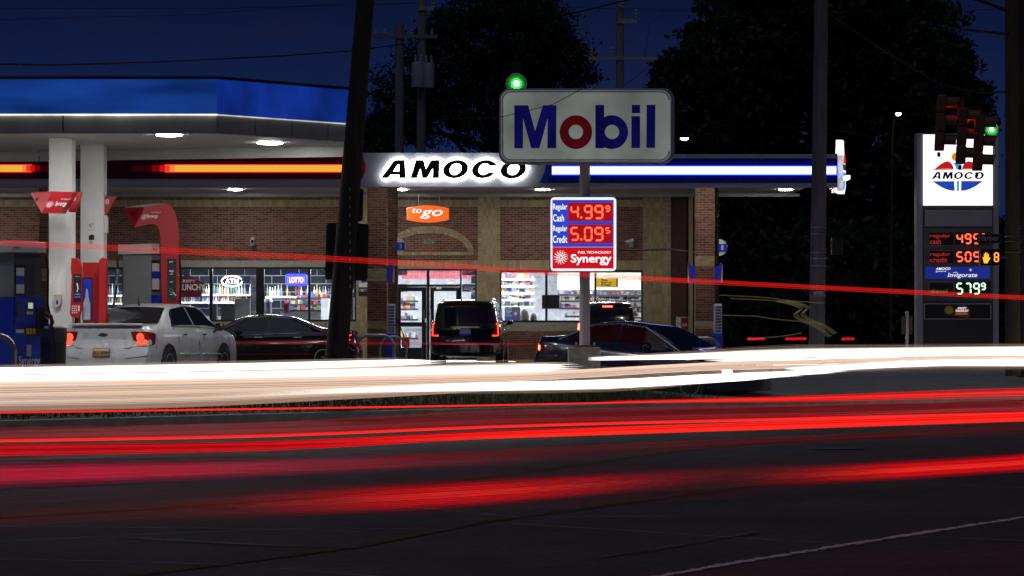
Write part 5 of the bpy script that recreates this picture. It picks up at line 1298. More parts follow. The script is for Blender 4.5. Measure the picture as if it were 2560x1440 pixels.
for sd in (-1, 1):
    fs_ = lambda x, t, sd=sd: car.side(x, t, sd, .006)
    car.patch(fs_, [(1.42,1.10),(2.52,1.10),(2.50,1.86),(1.82,1.80)], G, 'side_window')
    car.patch(fs_, [(2.59,1.10),(3.72,1.12),(3.10,1.84),(2.57,1.86)], G, 'side_window')
    car.seam([(1.38,1.07),(1.80,1.86),(2.5,1.93),(3.12,1.9),(3.80,1.10),(2.6,1.06),(1.38,1.07)], fs_, MT['black'], 'window_trim', .009)
    car.seam([(2.555,.10),(2.56,.5),(2.555,1.0)], fs_); car.seam([(3.70,.12),(3.80,.6),(3.78,1.0)], fs_); car.seam([(1.60,.2),(1.52,.55),(1.42,1.0)], fs_); car.seam([(1.6,.10),(2.6,.10),(3.7,.10)], fs_)
    car.seam([(1.55,.36),(2.54,.36)], lambda x, t, sd=sd: car.side(x, t, sd, .010), SIL, 'rub_strip', .016); car.seam([(2.58,.36),(3.66,.36)], lambda x, t, sd=sd: car.side(x, t, sd, .010), SIL, 'rub_strip', .016)
    for hx in (1.72, 2.74):
        p = Vector(car.zside(hx, .90, sd, .012)); q = Vector(car.zside(hx+.20, .905, sd, .012)); m = (p+q)/2+Vector((0,sd*.02,0))
        B().tube([p, m, q], .017, 8).build('door_handle', MT['chrome'], car.t, smooth=True)
    car.mirror(3.42, sd, 1.03, pbr('black mirror', (.03,.03,.035), .25))
# tail lamps: lens wrapping the corner, with lit cells
lens = pbr('red lamp lens', (.16,.006,.008), .12, 0, .1, 4, coat=.5)
for sd in (-1, 1):
    lp = car.patch(lambda y, z: car.rear(y, z, .012), [(sd*.60,.70),(sd*.845,.69),(sd*.83,.965),(sd*.52,.965)], lens, 'tail_lamp')
    car.patch(lambda x, z, sd=sd: car.zside(x, z, sd, .008), [(0,.69),(.24,.74),(.30,.93),(0,.965)], lens, 'lamp_wrap', parent=lp)
    for cy, cz, r in ((.70,.86,.075),(.70,.765,.055),(.78,.78,.04)):
        B().lathe([(r,-.032),(r*.7,-.042),(.002,-.045)], (car.rear(sd*cy,cz)[0], sd*cy, cz), 'x', 14).build('lit_cell', MT['redlit'], lp)
car.seam([(-.60,.99),(-.62,.72),(-.52,.66),(.52,.66),(.62,.72),(.60,.99)], lambda y, z: car.rear(y, z, .003))
car.patch(lambda y, z: car.rear(y, z, .006), [(-.44,.80),(.44,.80),(.44,.99),(-.44,.99)], pbr('boot lid band', (.42,.43,.46), .3, .1, .03, coat=.6), 'boot_panel')
sp = B(); sp.grid([[Vector(car.top(.16, y, .015)) for y in np.linspace(-.70,.70,9)], [Vector(car.top(.06, y, .075)) for y in np.linspace(-.72,.72,9)], [Vector(car.top(-.0, y, .085)) + Vector((-.04,0,0)) for y in np.linspace(-.72,.72,9)], [Vector(car.top(.02, y, .05)) + Vector((-.02,0,0)) for y in np.linspace(-.72,.72,9)], [Vector(car.top(.10, y, .008)) for y in np.linspace(-.70,.70,9)]])
sp.build('spoiler', SIL, car.t, smooth=True)
pr = car.patch(lambda y, z: car.rear(y, z, .012), [(.17,.50),(-.17,.50),(-.17,.66),(.17,.66)], pbr('plate recess', (.03,.03,.03), .6), 'plate_recess')
npb = pbr('number plate', (.35,.22,.13), .5, 0, .1)
pl = car.patch(lambda y, z: car.rear(y, z, .02), [(.15,.515),(-.15,.515),(-.15,.645),(.15,.645)], npb, 'number_plate', parent=pr)
text('ELY 3799', MT['blackp'], pl, -.135, .135, .545, .605, 0, bold=.02, fn=lambda u, v: car.rear(-u, v, .026))
bow = car.patch(lambda y, z: car.rear(y, z, .014), [(.10,.885),(-.08,.885),(-.10,.925),(.08,.925)], MT['blackp'], 'bow_badge')
car.patch(lambda y, z: car.rear(y, z, .016), [(.035,.872),(-.045,.872),(-.035,.938),(.045,.938)], MT['blackp'], 'badge_bar', parent=bow)
text('IMPALA LT', MT['chrome'], car.t, -.50, -.24, .735, .760, 0, fn=lambda u, v: car.rear(-u, v, .012))
car.seam([(-.86,.52),(-.5,.47),(.5,.47),(.86,.52)], lambda y, z: car.rear(y, z, .003))
p = car.top(1.92, .05, 0); B().tube([p, (p[0]-.02,p[1],p[2]+.03), (p[0]-.05,p[1]+.0,p[2]+.17)], [.03,.018,.006], 8).build('roof_antenna', MT['black'], car.t)
B().box(.35,.42,-.2,.2,.96,.985) 
# ---- black SUV nosed up to the entrance
BLK = pbr('black car paint', (.006,.006,.007), .16, 0, .1, 2, coat=1.0, rvar=.03)
suv = dict(x=[0,.10,.5,1.2,2.2,3.2,3.55,4.25,4.9,5.18], zt=[1.70,1.82,1.875,1.89,1.895,1.86,1.76,1.28,1.20,1.0], ze=[1.12,1.18,1.20,1.20,1.19,1.18,1.17,1.16,1.12,.9],
           w=[.95,.99,1.015,1.02,1.02,1.02,1.02,1.02,1.0,.9], wt=[.74,.77,.79,.80,.80,.78,.77,.80,.8,.7], zb=[.42,.36,.32,.28,.26,.26,.26,.26,.28,.36])
s1 = 89.0; px = 1163
o_ = Vector((U(px,s1), D(s1), 0)); ay = math.radians(2.4)
sv = Car('parked_car', 'black SUV with L shaped red tail lamps parked facing the shop entrance', o_, math.pi/2 - ay, BLK, suv, 5.18, (1.05, 4.0), .40, rr=.08, leanR=.05, leanF=.06, zmid=.9)
sv.patch(lambda y, z: sv.rear(y, z, .012), [(.80,1.24),(-.80,1.24),(-.70,1.66),(.70,1.66)], G, 'rear_window')
for sd in (-1, 1):
    fs_ = lambda x, t, sd=sd: sv.side(x, t, sd, .006)
    for q in ([(.22,1.10),(1.25,1.10),(1.25,1.88),(.32,1.86)], [(1.33,1.10),(2.35,1.10),(2.35,1.88),(1.33,1.88)], [(2.43,1.10),(3.68,1.12),(3.25,1.84),(2.43,1.88)]): sv.patch(fs_, q, G, 'side_window')
    sv.seam([(1.29,.1),(1.3,1.0)], fs_); sv.seam([(2.39,.1),(2.39,1.0)], fs_)
    sv.seam([(.15,1.08),(2.4,1.08),(3.85,1.09)], fs_, MT['chrome'], 'chrome_strip', .012)
    sv.mirror(3.55, sd, 1.24, BLK)
    for hx in (1.5, 2.6): B().tube([sv.zside(hx,1.05,sd,.015), sv.zside(hx+.2,1.055,sd,.02)], .018).build('door_handle', MT['chrome'], sv.t)
    B().tube([sv.top(.5, sd*.72, .05), sv.top(1.6, sd*.73, .055), sv.top(3.0, sd*.71, .05)], .022).build('roof_rail', MT['chrome'], sv.t)
    lh = sv.patch(lambda y, z: sv.rear(y, z, .014), [(sd*.74,.86),(sd*.965,.86),(sd*.955,1.26),(sd*.86,1.26)], pbr('smoked lens', (.05,.004,.005), .1), 'tail_lamp')
    B().tube([sv.rear(sd*.76,.885,.03), sv.rear(sd*.925,.89,.03), sv.rear(sd*.915,1.22,.03), sv.rear(sd*.87,1.225,.03)], .021, 8).build('lit_bar', MT['redlit'], lh)
rl = sv.patch(lambda y, z: sv.rear(y, z, .016), [(.40,1.10),(-.40,1.10),(-.40,1.145),(.40,1.145)], MT['chrome'], 'tailgate_bar')
np_ = sv.patch(lambda y, z: sv.rear(y, z, .02), [(.155,.90),(-.155,.90),(-.155,1.06),(.155,1.06)], pbr('pale plate', (.35,.37,.5), .5), 'number_plate')
sv.patch(lambda y, z: sv.rear(y, z, .026), [(.155,.90),(-.155,.90),(-.155,.94),(.155,.94)], MT['blue'], 'plate_band', parent=np_)
sv.patch(lambda y, z: sv.rear(y, z, .03), [(.84,.63),(-.84,.63),(-.84,.66),(.84,.66)], MT['chrome'], 'bumper_strip')
sv.seam([(-.86,.78),(-.84,1.18),(-.70,1.72),(.70,1.72),(.84,1.18),(.86,.78),(-.86,.78)], lambda y, z: sv.rear(y, z, .004))
sv.patch(lambda y, z: sv.rear(y, z, .05), [(.34,1.71),(-.34,1.71),(-.34,1.735),(.34,1.735)], lens, 'high_stop_lamp')
# ---- dark SUV with glowing stop lamps behind the sign pole
DKB = pbr('dark maroon paint', (.012,.008,.012), .2, 0, .1, 2, coat=1.0, rvar=.03)
suv2 = dict(suv); suv2['zt'] = [1.62,1.74,1.79,1.80,1.80,1.77,1.68,1.18,1.10,.95]; suv2['ze'] = [1.05,1.10,1.12,1.12,1.11,1.1,1.1,1.08,1.02,.85]; suv2['w'] = [.86,.90,.925,.93,.93,.93,.93,.93,.92,.82]; suv2['wt'] = [.66,.69,.71,.72,.72,.70,.69,.72,.72,.62]
s2 = 85.0
o_ = Vector((U(1519,s2), D(s2), .06))
s_v = Car('parked_car', 'dark SUV with glowing stop lamps partly behind the sign pole', o_, math.pi/2 - math.radians(1.0), DKB, suv2, 4.5, (1.0, 3.6), .37, rr=.08, leanR=.12, leanF=.06, zmid=1.0)
s_v.patch(lambda y, z: s_v.rear(y, z, .012), [(.72,1.15),(-.72,1.15),(-.60,1.58),(.60,1.58)], G, 'rear_window')
for sd in (-1, 1):
    lh = s_v.patch(lambda y, z: s_v.rear(y, z, .014), [(sd*.70,.98),(sd*.875,.98),(sd*.86,1.16),(sd*.76,1.16)], lens, 'tail_lamp')
    s_v.patch(lambda y, z: s_v.rear(y, z, .03), [(sd*.71,.98),(sd*.875,.98),(sd*.865,1.18),(sd*.77,1.18)], emi('bright stop lamp', (1,.13,.05,1), 6), 'lit_cell', parent=lh)
    s_v.mirror(3.2, sd, 1.16, DKB)
    s_v.patch(lambda x, t, sd=sd: s_v.side(x, t, sd, .006), [(.25,1.10),(3.3,1.10),(2.95,1.85),(.32,1.85)], G, 'side_window', 14)
    B().tube([s_v.top(.5, sd*.64, .04), s_v.top(2.6, sd*.64, .04)], .02).build('roof_rail', MT['chrome'], s_v.t)
s_v.patch(lambda y, z: s_v.rear(y, z, .06), [(.15,1.655),(-.15,1.655),(-.15,1.695),(.15,1.695)], emi('high stop lamp glow', (1,.09,.05,1), 5), 'high_stop_lamp')
# ---- dark blue fastback driving out past the sign base
NAV = pbr('dark blue paint', (.012,.014,.05), .20, .2, .1, 2, coat=1.0, rvar=.03)
cam_ = dict(
    x=[0,.10,.5,.95,1.8,2.45,2.95,3.85,4.5,4.88], zt=[.98,1.04,1.06,1.09,1.38,1.43,1.39,1.0,.88,.70], ze=[.94,.99,1.0,.99,.96,.94,.93,.90,.83,.64],
            w=[.84,.89,.91,.92,.92,.92,.92,.92,.90,.78], wt=[.70,.72,.72,.69,.57,.55,.57,.67,.69,.6], zb=[.34,.28,.24,.20,.18,.18,.18,.18,.19,.26], spokes=10)
yaw = math.radians(-33)
s3 = 127.0
cdc = dict(cam_, x=[0,.10,.42,.72,1.42,2.05,2.55,3.55,4.4,4.88])
dc = Car('moving_car', 'dark blue saloon leaving the forecourt behind the concrete sign base', (U(1362,s3)+.10, D(s3)+1.6, -.10), yaw, NAV, cdc, 4.88, (.95, 3.78), .34, pitch=math.radians(3.2))
DG = pbr('car glass with painted red reflection', (.055,.006,.010), .08, 0, .3, 3, rvar=.03)  # red reflection painted into the glass colour
for sd in (-1, 1):
    fs_ = lambda x, t, sd=sd: dc.side(x, t, sd, .006)
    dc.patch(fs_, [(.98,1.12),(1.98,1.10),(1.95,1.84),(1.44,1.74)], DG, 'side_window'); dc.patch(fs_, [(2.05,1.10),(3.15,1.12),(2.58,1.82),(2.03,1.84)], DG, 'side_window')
    dc.seam([(.70,1.05),(1.38,1.95),(2.0,2.0),(2.55,1.98),(3.5,1.05)], lambda x, t, sd=sd: dc.side(x, t, sd, .012), MT['chrome'], 'roof_trim', .015)
    dc.seam([(2.0,.1),(2.0,1.0)], fs_); dc.seam([(1.30,.35),(1.1,1.0)], fs_); dc.seam([(3.2,.12),(3.25,1.0)], fs_)
    for hx in (1.5, 2.5): B().tube([dc.zside(hx,.86,sd,.015), dc.zside(hx+.2,.862,sd,.015)], .014).build('door_handle', MT['chrome'], dc.t)
    lh = dc.patch(lambda x, z, sd=sd: dc.zside(x, z, sd, .008), [(.02,.74),(.30,.78),(.22,.90),(.02,.90)], lens, 'tail_lamp')
    dc.patch(lambda x, z, sd=sd: dc.zside(x, z, sd, .014), [(.02,.77),(.12,.78),(.12,.88),(.02,.88)], MATS['bright stop lamp'], 'lit_cell', parent=lh)
    hl = dc.patch(lambda x, z, sd=sd: dc.zside(x, z, sd, .01), [(4.35,.60),(4.84,.56),(4.78,.66),(4.25,.74)], pbr('headlamp lens', (.3,.32,.35), .1, 0, .05, coat=.5), 'headlamp')
    dc.patch(lambda x, z, sd=sd: dc.zside(x, z, sd, .02), [(4.62,.585),(4.83,.57),(4.79,.645),(4.60,.67)], emi('headlamp beam', (1,.94,.82,1), 9), 'lit_cell', parent=hl)
    dc.mirror(2.85, sd, .98, NAV)
dc.patch(lambda x, y: dc.top(x, y, .006), [(3.48,.60),(3.48,-.60),(2.68,-.52),(2.68,.52)], G, 'windscreen'); dc.patch(lambda x, y: dc.top(x, y, .006), [(.78,.62),(.78,-.62),(1.36,-.52),(1.36,.52)], G, 'rear_window')
# ---- dark saloon crossing behind the leaning pole, facing left
MAR = pbr('dark plum paint', (.030,.014,.018), .16, .2, .1, 2, coat=1.0, rvar=.03)
gc = Car('moving_car', 'dark plum saloon crossing the forecourt behind the leaning pole', (U(906,97), D(97), 0), math.radians(180), MAR, cam_, 4.7, (.95, 3.72), .34)
for sd in (-1, 1):
    fs_ = lambda x, t, sd=sd: gc.side(x, t, sd, .006)
    gc.patch(fs_, [(1.30,1.12),(2.32,1.10),(2.30,1.84),(1.80,1.74)], G, 'side_window'); gc.patch(fs_, [(2.40,1.10),(3.50,1.12),(2.95,1.82),(2.38,1.84)], G, 'side_window')
    gc.seam([(.98,1.05),(1.75,1.95),(2.4,2.0),(2.95,1.98),(3.85,1.05)], lambda x, t, sd=sd: gc.side(x, t, sd, .012), MT['chrome'], 'roof_trim', .016)
    gc.seam([(.1,.86),(2.3,.88),(4.4,.84)], lambda x, t, sd=sd: gc.side(x, t, sd, .008), MT['chrome'], 'waist_trim', .010); gc.seam([(1.2,.30),(3.6,.30)], lambda x, t, sd=sd: gc.side(x, t, sd, .008), MT['red'], 'red_sill_strip', .022)
    gc.seam([(2.36,.1),(2.36,1.0)], fs_)
    for hx in (1.5, 2.5): B().tube([gc.zside(hx,.86,sd,.015), gc.zside(hx+.2,.862,sd,.015)], .016).build('door_handle', MT['chrome'], gc.t)
    lh = gc.patch(lambda x, z, sd=sd: gc.zside(x, z, sd, .008), [(.0,.76),(.34,.80),(.30,.92),(.0,.94)], lens, 'tail_lamp')
    B().tube([gc.zside(.03,.93,sd,.03), gc.zside(.22,.86,sd,.03), gc.zside(.05,.79,sd,.03)], .018, 6).build('lit_bar', MT['redlit'], lh)
    gc.mirror(3.12, sd, .98, MAR)
# ---- dark car half hidden behind the left pump
hc = Car('parked_car', 'dark blue car mostly hidden behind the blue pump and white column', (U(72,120)-3.2, D(120)+2.0, 0), math.radians(-18), NAV, dict(cam_, zt=[z+.12*(z>1.1) for z in cam_['zt']]), 4.8, (.95, 3.75), .34)
for sd in (-1, 1):
    hc.patch(lambda x, t, sd=sd: hc.side(x, t, sd, .006), [(1.30,1.12),(3.50,1.12),(2.95,1.82),(1.80,1.74)], G, 'side_window', 12)
# blurred passer-by by the window: not built as a figure (only a smear in the photo)
# ================================================================== POLES, WIRES, SIGNALS
def pole(name, label, p0, p1, r0, r1, mat, cat='utility pole'):
    t = thing(name, label, cat, p0)
    n = 12; B().tube([Vector(p0).lerp(Vector(p1), i/n) for i in range(n+1)], [r0+(r1-r0)*i/n for i in range(n+1)], 14).build('shaft', mat, t, smooth=True)
    return t
# the leaning pole at the kerb with road signs seen from behind
s = 152.0
lp = pole('utility_pole', 'thick dark wooden pole leaning right with the backs of road signs on it', P(833,1000,s), P(926,-160,s), 29/s, 21/s, MT['wood'])
sb = pbr('sign back', (.022,.022,.026), .5, .3, .2)
def tilt_rect(px0, py0, px1, py1, front, r=.05):
    cx, cy = (px0+px1)/2, (py0+py1)/2; a = math.radians(-1.6); out = []
    for x, z in rrect(U(px0,s), V(py1,s), U(px1,s), V(py0,s), r):
        dx, dz = x-U(cx,s), z-V(cy,s); out.append((U(cx,s)+dx*math.cos(a)-dz*math.sin(a)*-1*-1, V(cy,s)+dz*math.cos(a)+dx*math.sin(a)))
    return B().prism(out, D(s)-front, D(s)-front+.01)
tilt_rect(812,557,919,700,-.22).build('sign_plate', sb, lp); tilt_rect(868,470,906,552,-.22).build('sign_plate', sb, lp)
B().box(U(876,s), U(884,s), D(s)+.16, D(s)+.215, V(720,s), V(460,s)).build('sign_channel', MT['steel'], lp)
for i in range(12): B().pb(875+i*.1, 470+i*22, 877+i*.1, 478+i*22, s, -.13, .2).build('staple', MT['steel'], lp)
# weeds at its foot
b = B()
for i in range(900):
    a = random.uniform(0,6.28); r = random.uniform(.15,.62); h = random.uniform(.0,.8)*(1-r*.7); q = P(833,1000,s); c = Vector((q.x+r*math.cos(a), q.y+.2+r*math.sin(a)*.8, -.25+h+.2)); k = random.uniform(.02,.05)
    d = Vector((random.uniform(-1,1),random.uniform(-1,1),random.uniform(-1,1))).normalized()*k; e = d.cross(Vector((random.uniform(-1,1),random.uniform(-1,1),.3))).normalized()*k*.5
    b.add([c-d,c+e,c+d,c-e], [(0,1,2,3)])
wd_ = b.build('roadside_weeds', MT['leaf']); tag(wd_, 'small dark leafy weeds round the foot of the leaning pole', 'weeds')
s = 118.0
rp_ = pole('utility_pole', 'tall grey weathered pole right of the shop with metal bands', P(2041,930,s), P(2056,-200,s), 20.5/s, 16.5/s, MT['greypole'])
for k, y in enumerate((570,586,633,648,666,741)):
    c = P(2043+(870-y)*.0125, y, s); B().lathe([(21/s,0),(21/s,.02)], c, n=20).build('steel_band', MT['steel'], rp_)
B().pb(2032,728,2056,737,s,-.1,.19).build('number_tag', MT['steel'], rp_)
s = 112.0
ep = pole('utility_pole', 'brown wooden pole close to the right edge of the photo', P(2532,940,s), P(2529,-160,s), 19/s, 17/s, pbr('brown pole wood', (.10,.07,.04), .9, 0, .35, 4, .4, stretch=(6,6,.5)))
for y in (592, 605, 632): B().lathe([(20/s,0),(20/s,.02)], P(2532,y,s), n=18).build('steel_band', MT['steel'], ep)
s = 108.0
ep2 = pole('utility_pole', 'second darker pole at the very right edge of the photo', P(2556,1000,s), P(2550,-160,s), 15/s, 13/s, MT['wood'])
for y in (565,572,600,607,626,665,672): B().pb(2541, y, 2552, y+1.5, s, 0, .13).build('strap', MT['steel'], ep2)
for cy, r in ((375, .12), (420,.10)): 
    q = [P(2553,cy,s)+Vector((r*math.cos(t),-.16,r*math.sin(t))) for t in np.linspace(0,6.28,16)]; B().tube(q, .01, 5).build('cable_loop', MT['wire'], ep2)
# distant utility poles behind the canopy
MT['farwood'] = pbr('grey weathered timber', (.34,.31,.29), .9, 0, .3, 4, .4, stretch=(6,6,.5)); MT['greypole'] = pbr('light grey fitting', (.5,.5,.52), .7)
s = 66.0
u1 = pole('utility_pole', 'distant pole with crossarm left of the transformer pole', P(997,840,s), P(999,60,s), .20, .16, MT['farwood'])
B().box(U(932,s), U(1095,s), D(s)-.2, D(s)-.1, V(97,s), V(88,s)).build('crossarm', MT['farwood'], u1)
for x in (940,962,1030,1080): B().lathe([(.04,0),(.06,.05),(.04,.12),(.06,.15),(.03,.2)], P(x,88,s)-Vector((0,.15,0)), n=8).build('insulator', MT['greypole'], u1)
u2 = pole('utility_pole', 'distant tall pole carrying two grey transformers', P(1049,840,s), P(1056,-60,s), .20, .16, MT['farwood'])
tcan = pbr('transformer can', (.5,.5,.53), .5, .2, .1)
for x, y0, y1, r in ((1046,158,220,16),(1073,160,222,14)):
    tr_ = B().lathe([(r/s,0),(r/s,(y1-y0)/s-.06),(r/s*.9,(y1-y0)/s)], P(x,y1,s)-Vector((0,.4,0)), n=18).build('transformer', tcan, u2, smooth=True)
    for k in (-.1,.1): B().lathe([(.03,0),(.05,.08),(.03,.16),(.045,.2),(.02,.3)], P(x,y0,s)+Vector((k,-.4,0)), n=8).build('bushing', MT['greypole'], tr_)
B().box(U(1046,s), U(1086,s), D(s)-.22, D(s)-.12, V(27,s), V(19,s)).build('crossarm', MT['greypole'], u2)
B().lathe([(.03,0),(.07,.06),(.03,.12),(.07,.18),(.03,.24),(.07,.3),(.03,.45)], P(1083,22,s)-Vector((0,.17,0)), n=8).build('insulator', MT['greypole'], u2)
u3 = pole('utility_pole', 'distant pole with two crossarms behind the sign board', P(1551,840,s), P(1550,22,s), .17, .15, MT['farwood'])
B().box(U(1545,s), U(1592,s), D(s)-.2, D(s)-.1, V(60,s), V(48,s)).build('crossarm', MT['greypole'], u3)
B().box(U(1472,s), U(1644,s), D(s)-.2, D(s)-.1, V(151,s), V(143,s)).build('crossarm', MT['greypole'], u3)
for x, y in ((1590,48),(1528,143),(1478,143),(1548,22),(1556,22)): B().lathe([(.03,0),(.07,.06),(.03,.12),(.07,.18),(.03,.24),(.07,.3),(.03,.36)], P(x,y,s)-Vector((0,.15,0)), n=8).build('insulator', MT['greypole'], u3)
# wires
def wire(label, pts, s, r=.012, sag=0.0):
    """cable through photo points; s may be a pair (left, right)"""
    ss = s if isinstance(s, tuple) else (s, s); W = []
    for i in range(len(pts)-1):
        for k in range(8):
            t = k/8; x = pts[i][0]*(1-t)+pts[i+1][0]*t; y = pts[i][1]*(1-t)+pts[i+1][1]*t
            W.append((x, y))
    W.append(pts[-1]); x0, x1 = pts[0][0], pts[-1][0]; Q = []
    for x, y in W:
        f = (x-x0)/(x1-x0) if x1 != x0 else 0; Q.append(P(x, y + sag*math.sin(math.pi*f), ss[0]*(1-f)+ss[1]*f))
    return tag(B().tube(Q, r, 5).build('overhead_wire', MT['wire']), label, 'wire', 'overhead wires')
wire('thick sagging black cable from the left edge past the leaning pole', [(-60,160),(150,163),(400,155),(700,140),(880,127),(1010,110)], (130,70), .02)
wire('upper black cable rising to the top right above the sign board', [(1380,45),(1480,22),(1600,-8)], (66,90), .028)
wire('thin high wire across the whole sky, upper of two', [(-40,22),(600,20),(1040,8),(1545,22),(2060,30),(2600,22)], 64, .010)
wire('thin high wire across the whole sky, lower of two', [(-40,50),(500,36),(900,4)], 64, .008)
wire('thin wire running right from the crossarm pole', [(1560,27),(1900,33),(2440,28)], 66, .008)
for k, (a, c, e) in enumerate([((1085,175),(1250,215),(1480,210)), ((1085,195),(1200,222),(1250,222)), ((1070,270),(1245,290),(1246,290)), ((1065,325),(1200,345),(1250,352)), ((1090,120),(1160,165),(1240,205))]):
    wire('thin dark service wire crossing the tree behind the sign board, number %s from the top' % ['one','two','three','four','five'][k], [a, c, e], 66, .008)
wire('thin wire drooping in front of the sign board', [(1060,300),(1250,293),(1380,262),(1455,222)], (150,150), .006)
wire('curved jumper wire left of the crossarm pole', [(1500,25),(1470,50),(1468,70),(1482,100),(1483,140)], 66, .008)
wire('curved jumper wire right of the crossarm pole', [(1660,33),(1625,60),(1618,100),(1612,140)], 66, .008)
wire('low sagging wire right of the crossarm', [(1560,215),(1600,185),(1640,150)], 66, .008)
wire('loose wire loop beside the leaning pole', [(930,145),(950,160),(962,215),(985,240)], 66, .01)
wire('span cable carrying the traffic signals', [(2072,35),(2200,120),(2344,208),(2400,222),(2452,232),(2520,230)], (118,150), .018)
wire('thin wire from the grey pole to the price pylon', [(2062,320),(2200,345),(2290,375)], (118,100), .006); wire('thin horizontal wire right of the blue canopy', [(1690,312),(2040,318),(2246,290),(2500,268)], (100,110), .006)
wire('thick cable at the top right corner', [(2430,-5),(2480,12),(2520,28)], (150,150), .03); wire('cable left of the brown pole at the right edge', [(2390,72),(2450,78),(2520,86)], (140,150), .025)
# traffic signals on the span cable
TS = 140.0
tsm = pbr('signal housing', (.20,.075,.04), .55, 0, .2); 
def signal(label, px, pyt, lit_, tilt=.05, yaw=1.42):
    t = thing('traffic_signal', label, 'traffic light', P(px, pyt+150, TS), group='traffic lights on the span cable')
    q = P(px, pyt, TS)
    def T(x, y, z):     # local: x right, y away from its viewers, z down from the top
        c, d = math.cos(yaw), math.sin(yaw); X = x*c - y*d; Y = x*d + y*c
        return (q.x + X - z*tilt*-1*-1, q.y + Y, q.z - z)
    B().tube([(q.x+.02,q.y,q.z+.26), (q.x,q.y,q.z+.0)], .03, 8).build('hanger', MT['black'], t)
    for k in range(3):
        z0 = .02+k*.335; bb = B(); bb.add([T(x,y,z) for z in (z0,z0+.32) for y in (-.09,.09) for x in (-.16,.16)], [(0,1,3,2),(4,6,7,5),(0,4,5,1),(1,5,7,3),(3,7,6,2),(2,6,4,0)])
        hs = bb.build('lamp_housing', tsm, t, bevel=.02)
        vb = B(); rows = []
        for j in range(11):
            a = math.radians(-20+220*j/10); rows.append([T(.135*math.cos(a), -.09, z0+.16-.135*math.sin(a)), T(.135*math.cos(a)*.96, -.34+.05*abs(math.cos(a)), z0+.17-.135*math.sin(a)*.97)])
        vb.grid(rows).build('visor', tsm, hs, smooth=True)
        col = [(.25,.01,.01),(.25,.14,.01),(.01,.14,.06)][k]
        m = lit_.get(k) or pbr('signal lens %d' % k, col, .2)
        lb = B(); n = 20; lb.add([T(.115*math.cos(2*math.pi*j/n), -.10, z0+.16-.115*math.sin(2*math.pi*j/n)) for j in range(n)], [tuple(range(n))]); lb.build('lens', m, hs)
    B().lathe([(.03,0),(.03,.08)], T(0,0,1.12), n=8).build('bottom_finial', MT['black'], t)
    return t
gr = emi('green signal lamp', (.01,1,.05,1), 2.2); gcore = emi('green lamp core', (.62,1,.66,1), 9); rd_ = emi('red signal lamp', (1,.03,.02,1), 6)
signal('leftmost of the three hanging traffic lights at the right', 2355, 235, {0: rd_}); signal('middle hanging traffic light before the emblem sign', 2408, 268, {0: rd_}); signal('rightmost of the three hanging traffic lights, showing green', 2450, 285, {})
B().lathe([(.055,0),(.05,.02),(.02,.035)], P(2478,324,TS)+Vector((0,-.4,0)), axis='y', n=16)
g = thing('traffic_signal', 'green lit signal lamp at the right edge beside the brown pole', 'traffic light', P(2478,332,137), group='green signal lamps')
def green(t, px, py, s, r):
    c = P(px, py, s)
    B().lathe([(.0,-.05),(r*.6,-.04),(r,-.0)], c, axis='y', n=20).build('lens', gr, t, smooth=True)
    B().lathe([(.0,-.066),(r*.45,-.062),(r*.56,-.048)], c, axis='y', n=20).build('lamp_core', gcore, t, smooth=True)
    vb = B(); n_ = 26; vb.grid([[c+Vector((rr*math.cos(2*math.pi*k/n_), h, rr*math.sin(2*math.pi*k/n_))) for k in range(n_+1)] for rr, h in ((r*1.06,-.01),(r*1.5,-.05),(r*2.0,-.07))]); vb.build('visor', pbr('visor with painted green glow', (.22,.5,.24), .8), t, smooth=True)  # added flared visor, green lamp glow painted into its colour
    B().lathe([(r*1.02,.0),(r*1.25,.02),(r*1.3,.18),(r,.2)], c, axis='y', n=20).build('lamp_housing', MT['black'], t)
green(g, 2478, 324, 137, 9/137)
B().pb(2470, 300, 2486, 346, 137, .35, -.2).build('signal_case', MT['black'], g)
g = thing('traffic_signal', 'round green lit signal lamp above the sign board', 'traffic light', P(1291,225,100), group='green signal lamps')
green(g, 1291, 209.5, 100, 13.5/100)
B().pb(1277, 150, 1305, 226, 100, .3, -.2).build('signal_case', MT['black'], g); B().tube([P(1291,150,100)+Vector((0,.3,0)), P(1291,120,100)+Vector((0,.3,0))], .02).build('hanger', MT['black'], g)
# pedestrian signal with hand, and street name sign
s = 148.0
ps = thing('pedestrian_signal', 'pedestrian signal with lit orange hand and number eight at the right edge', 'signal', P(2477, 664, s))
B().pb(2452, 622, 2503, 664, s, .25, .0).build('case', MT['black'], ps, bevel=.01); B().pb(2498, 640, 2520, 646, s, .05, -.1).build('bracket', MT['steel'], ps)
hm = emi('orange hand lamp', rgb(255,150,40), 2.2); om = emi('orange digit lamp', (1,.32,.05,1), 2.2)
def hz(l): return [(U(2456+x,s), V(629+y,s)) for x, y in l]
flat('hand_symbol', [hz([(4,29),(2.5,22),(.5,14),(2,13),(4.3,17),(3.8,6),(5.6,5.6),(7,14),(7.2,2),(9,2),(9.6,14),(11,3.2),(12.8,3.6),(12.2,15),(14.4,6.5),(16,7.2),(14.8,17.5),(18,14.5),(20,15.5),(16,22),(13.5,26),(12.8,29)])], hm, ps, 0, 0, D(s)-.012)
digit('8', om, ps, U(2485,s), U(2497,s), V(655,s), V(631,s), D(s)-.015, .22)
ss_ = thing('street_sign', 'dark green street name sign reading Harper at the right edge', 'sign', P(2472, 608, s))
B().pb(2442, 585, 2502, 608.5, s, .012, .0).build('plate', pbr('sign green', (.02,.035,.03), .5), ss_); ptext('Harper', pbr('reflective print', (.85,.8,.7), .5), ss_, 2447, 588, 2498, 606, s, front=.004, bold=.01)
for q in ((2442,585,2502,586),(2442,607.5,2502,608.5),(2442,586,2443,607.5),(2501,586,2502,607.5)): B().pb(*q, s, 0, .005).build('border', pbr('border print', (.25,.23,.2), .5), ss_)
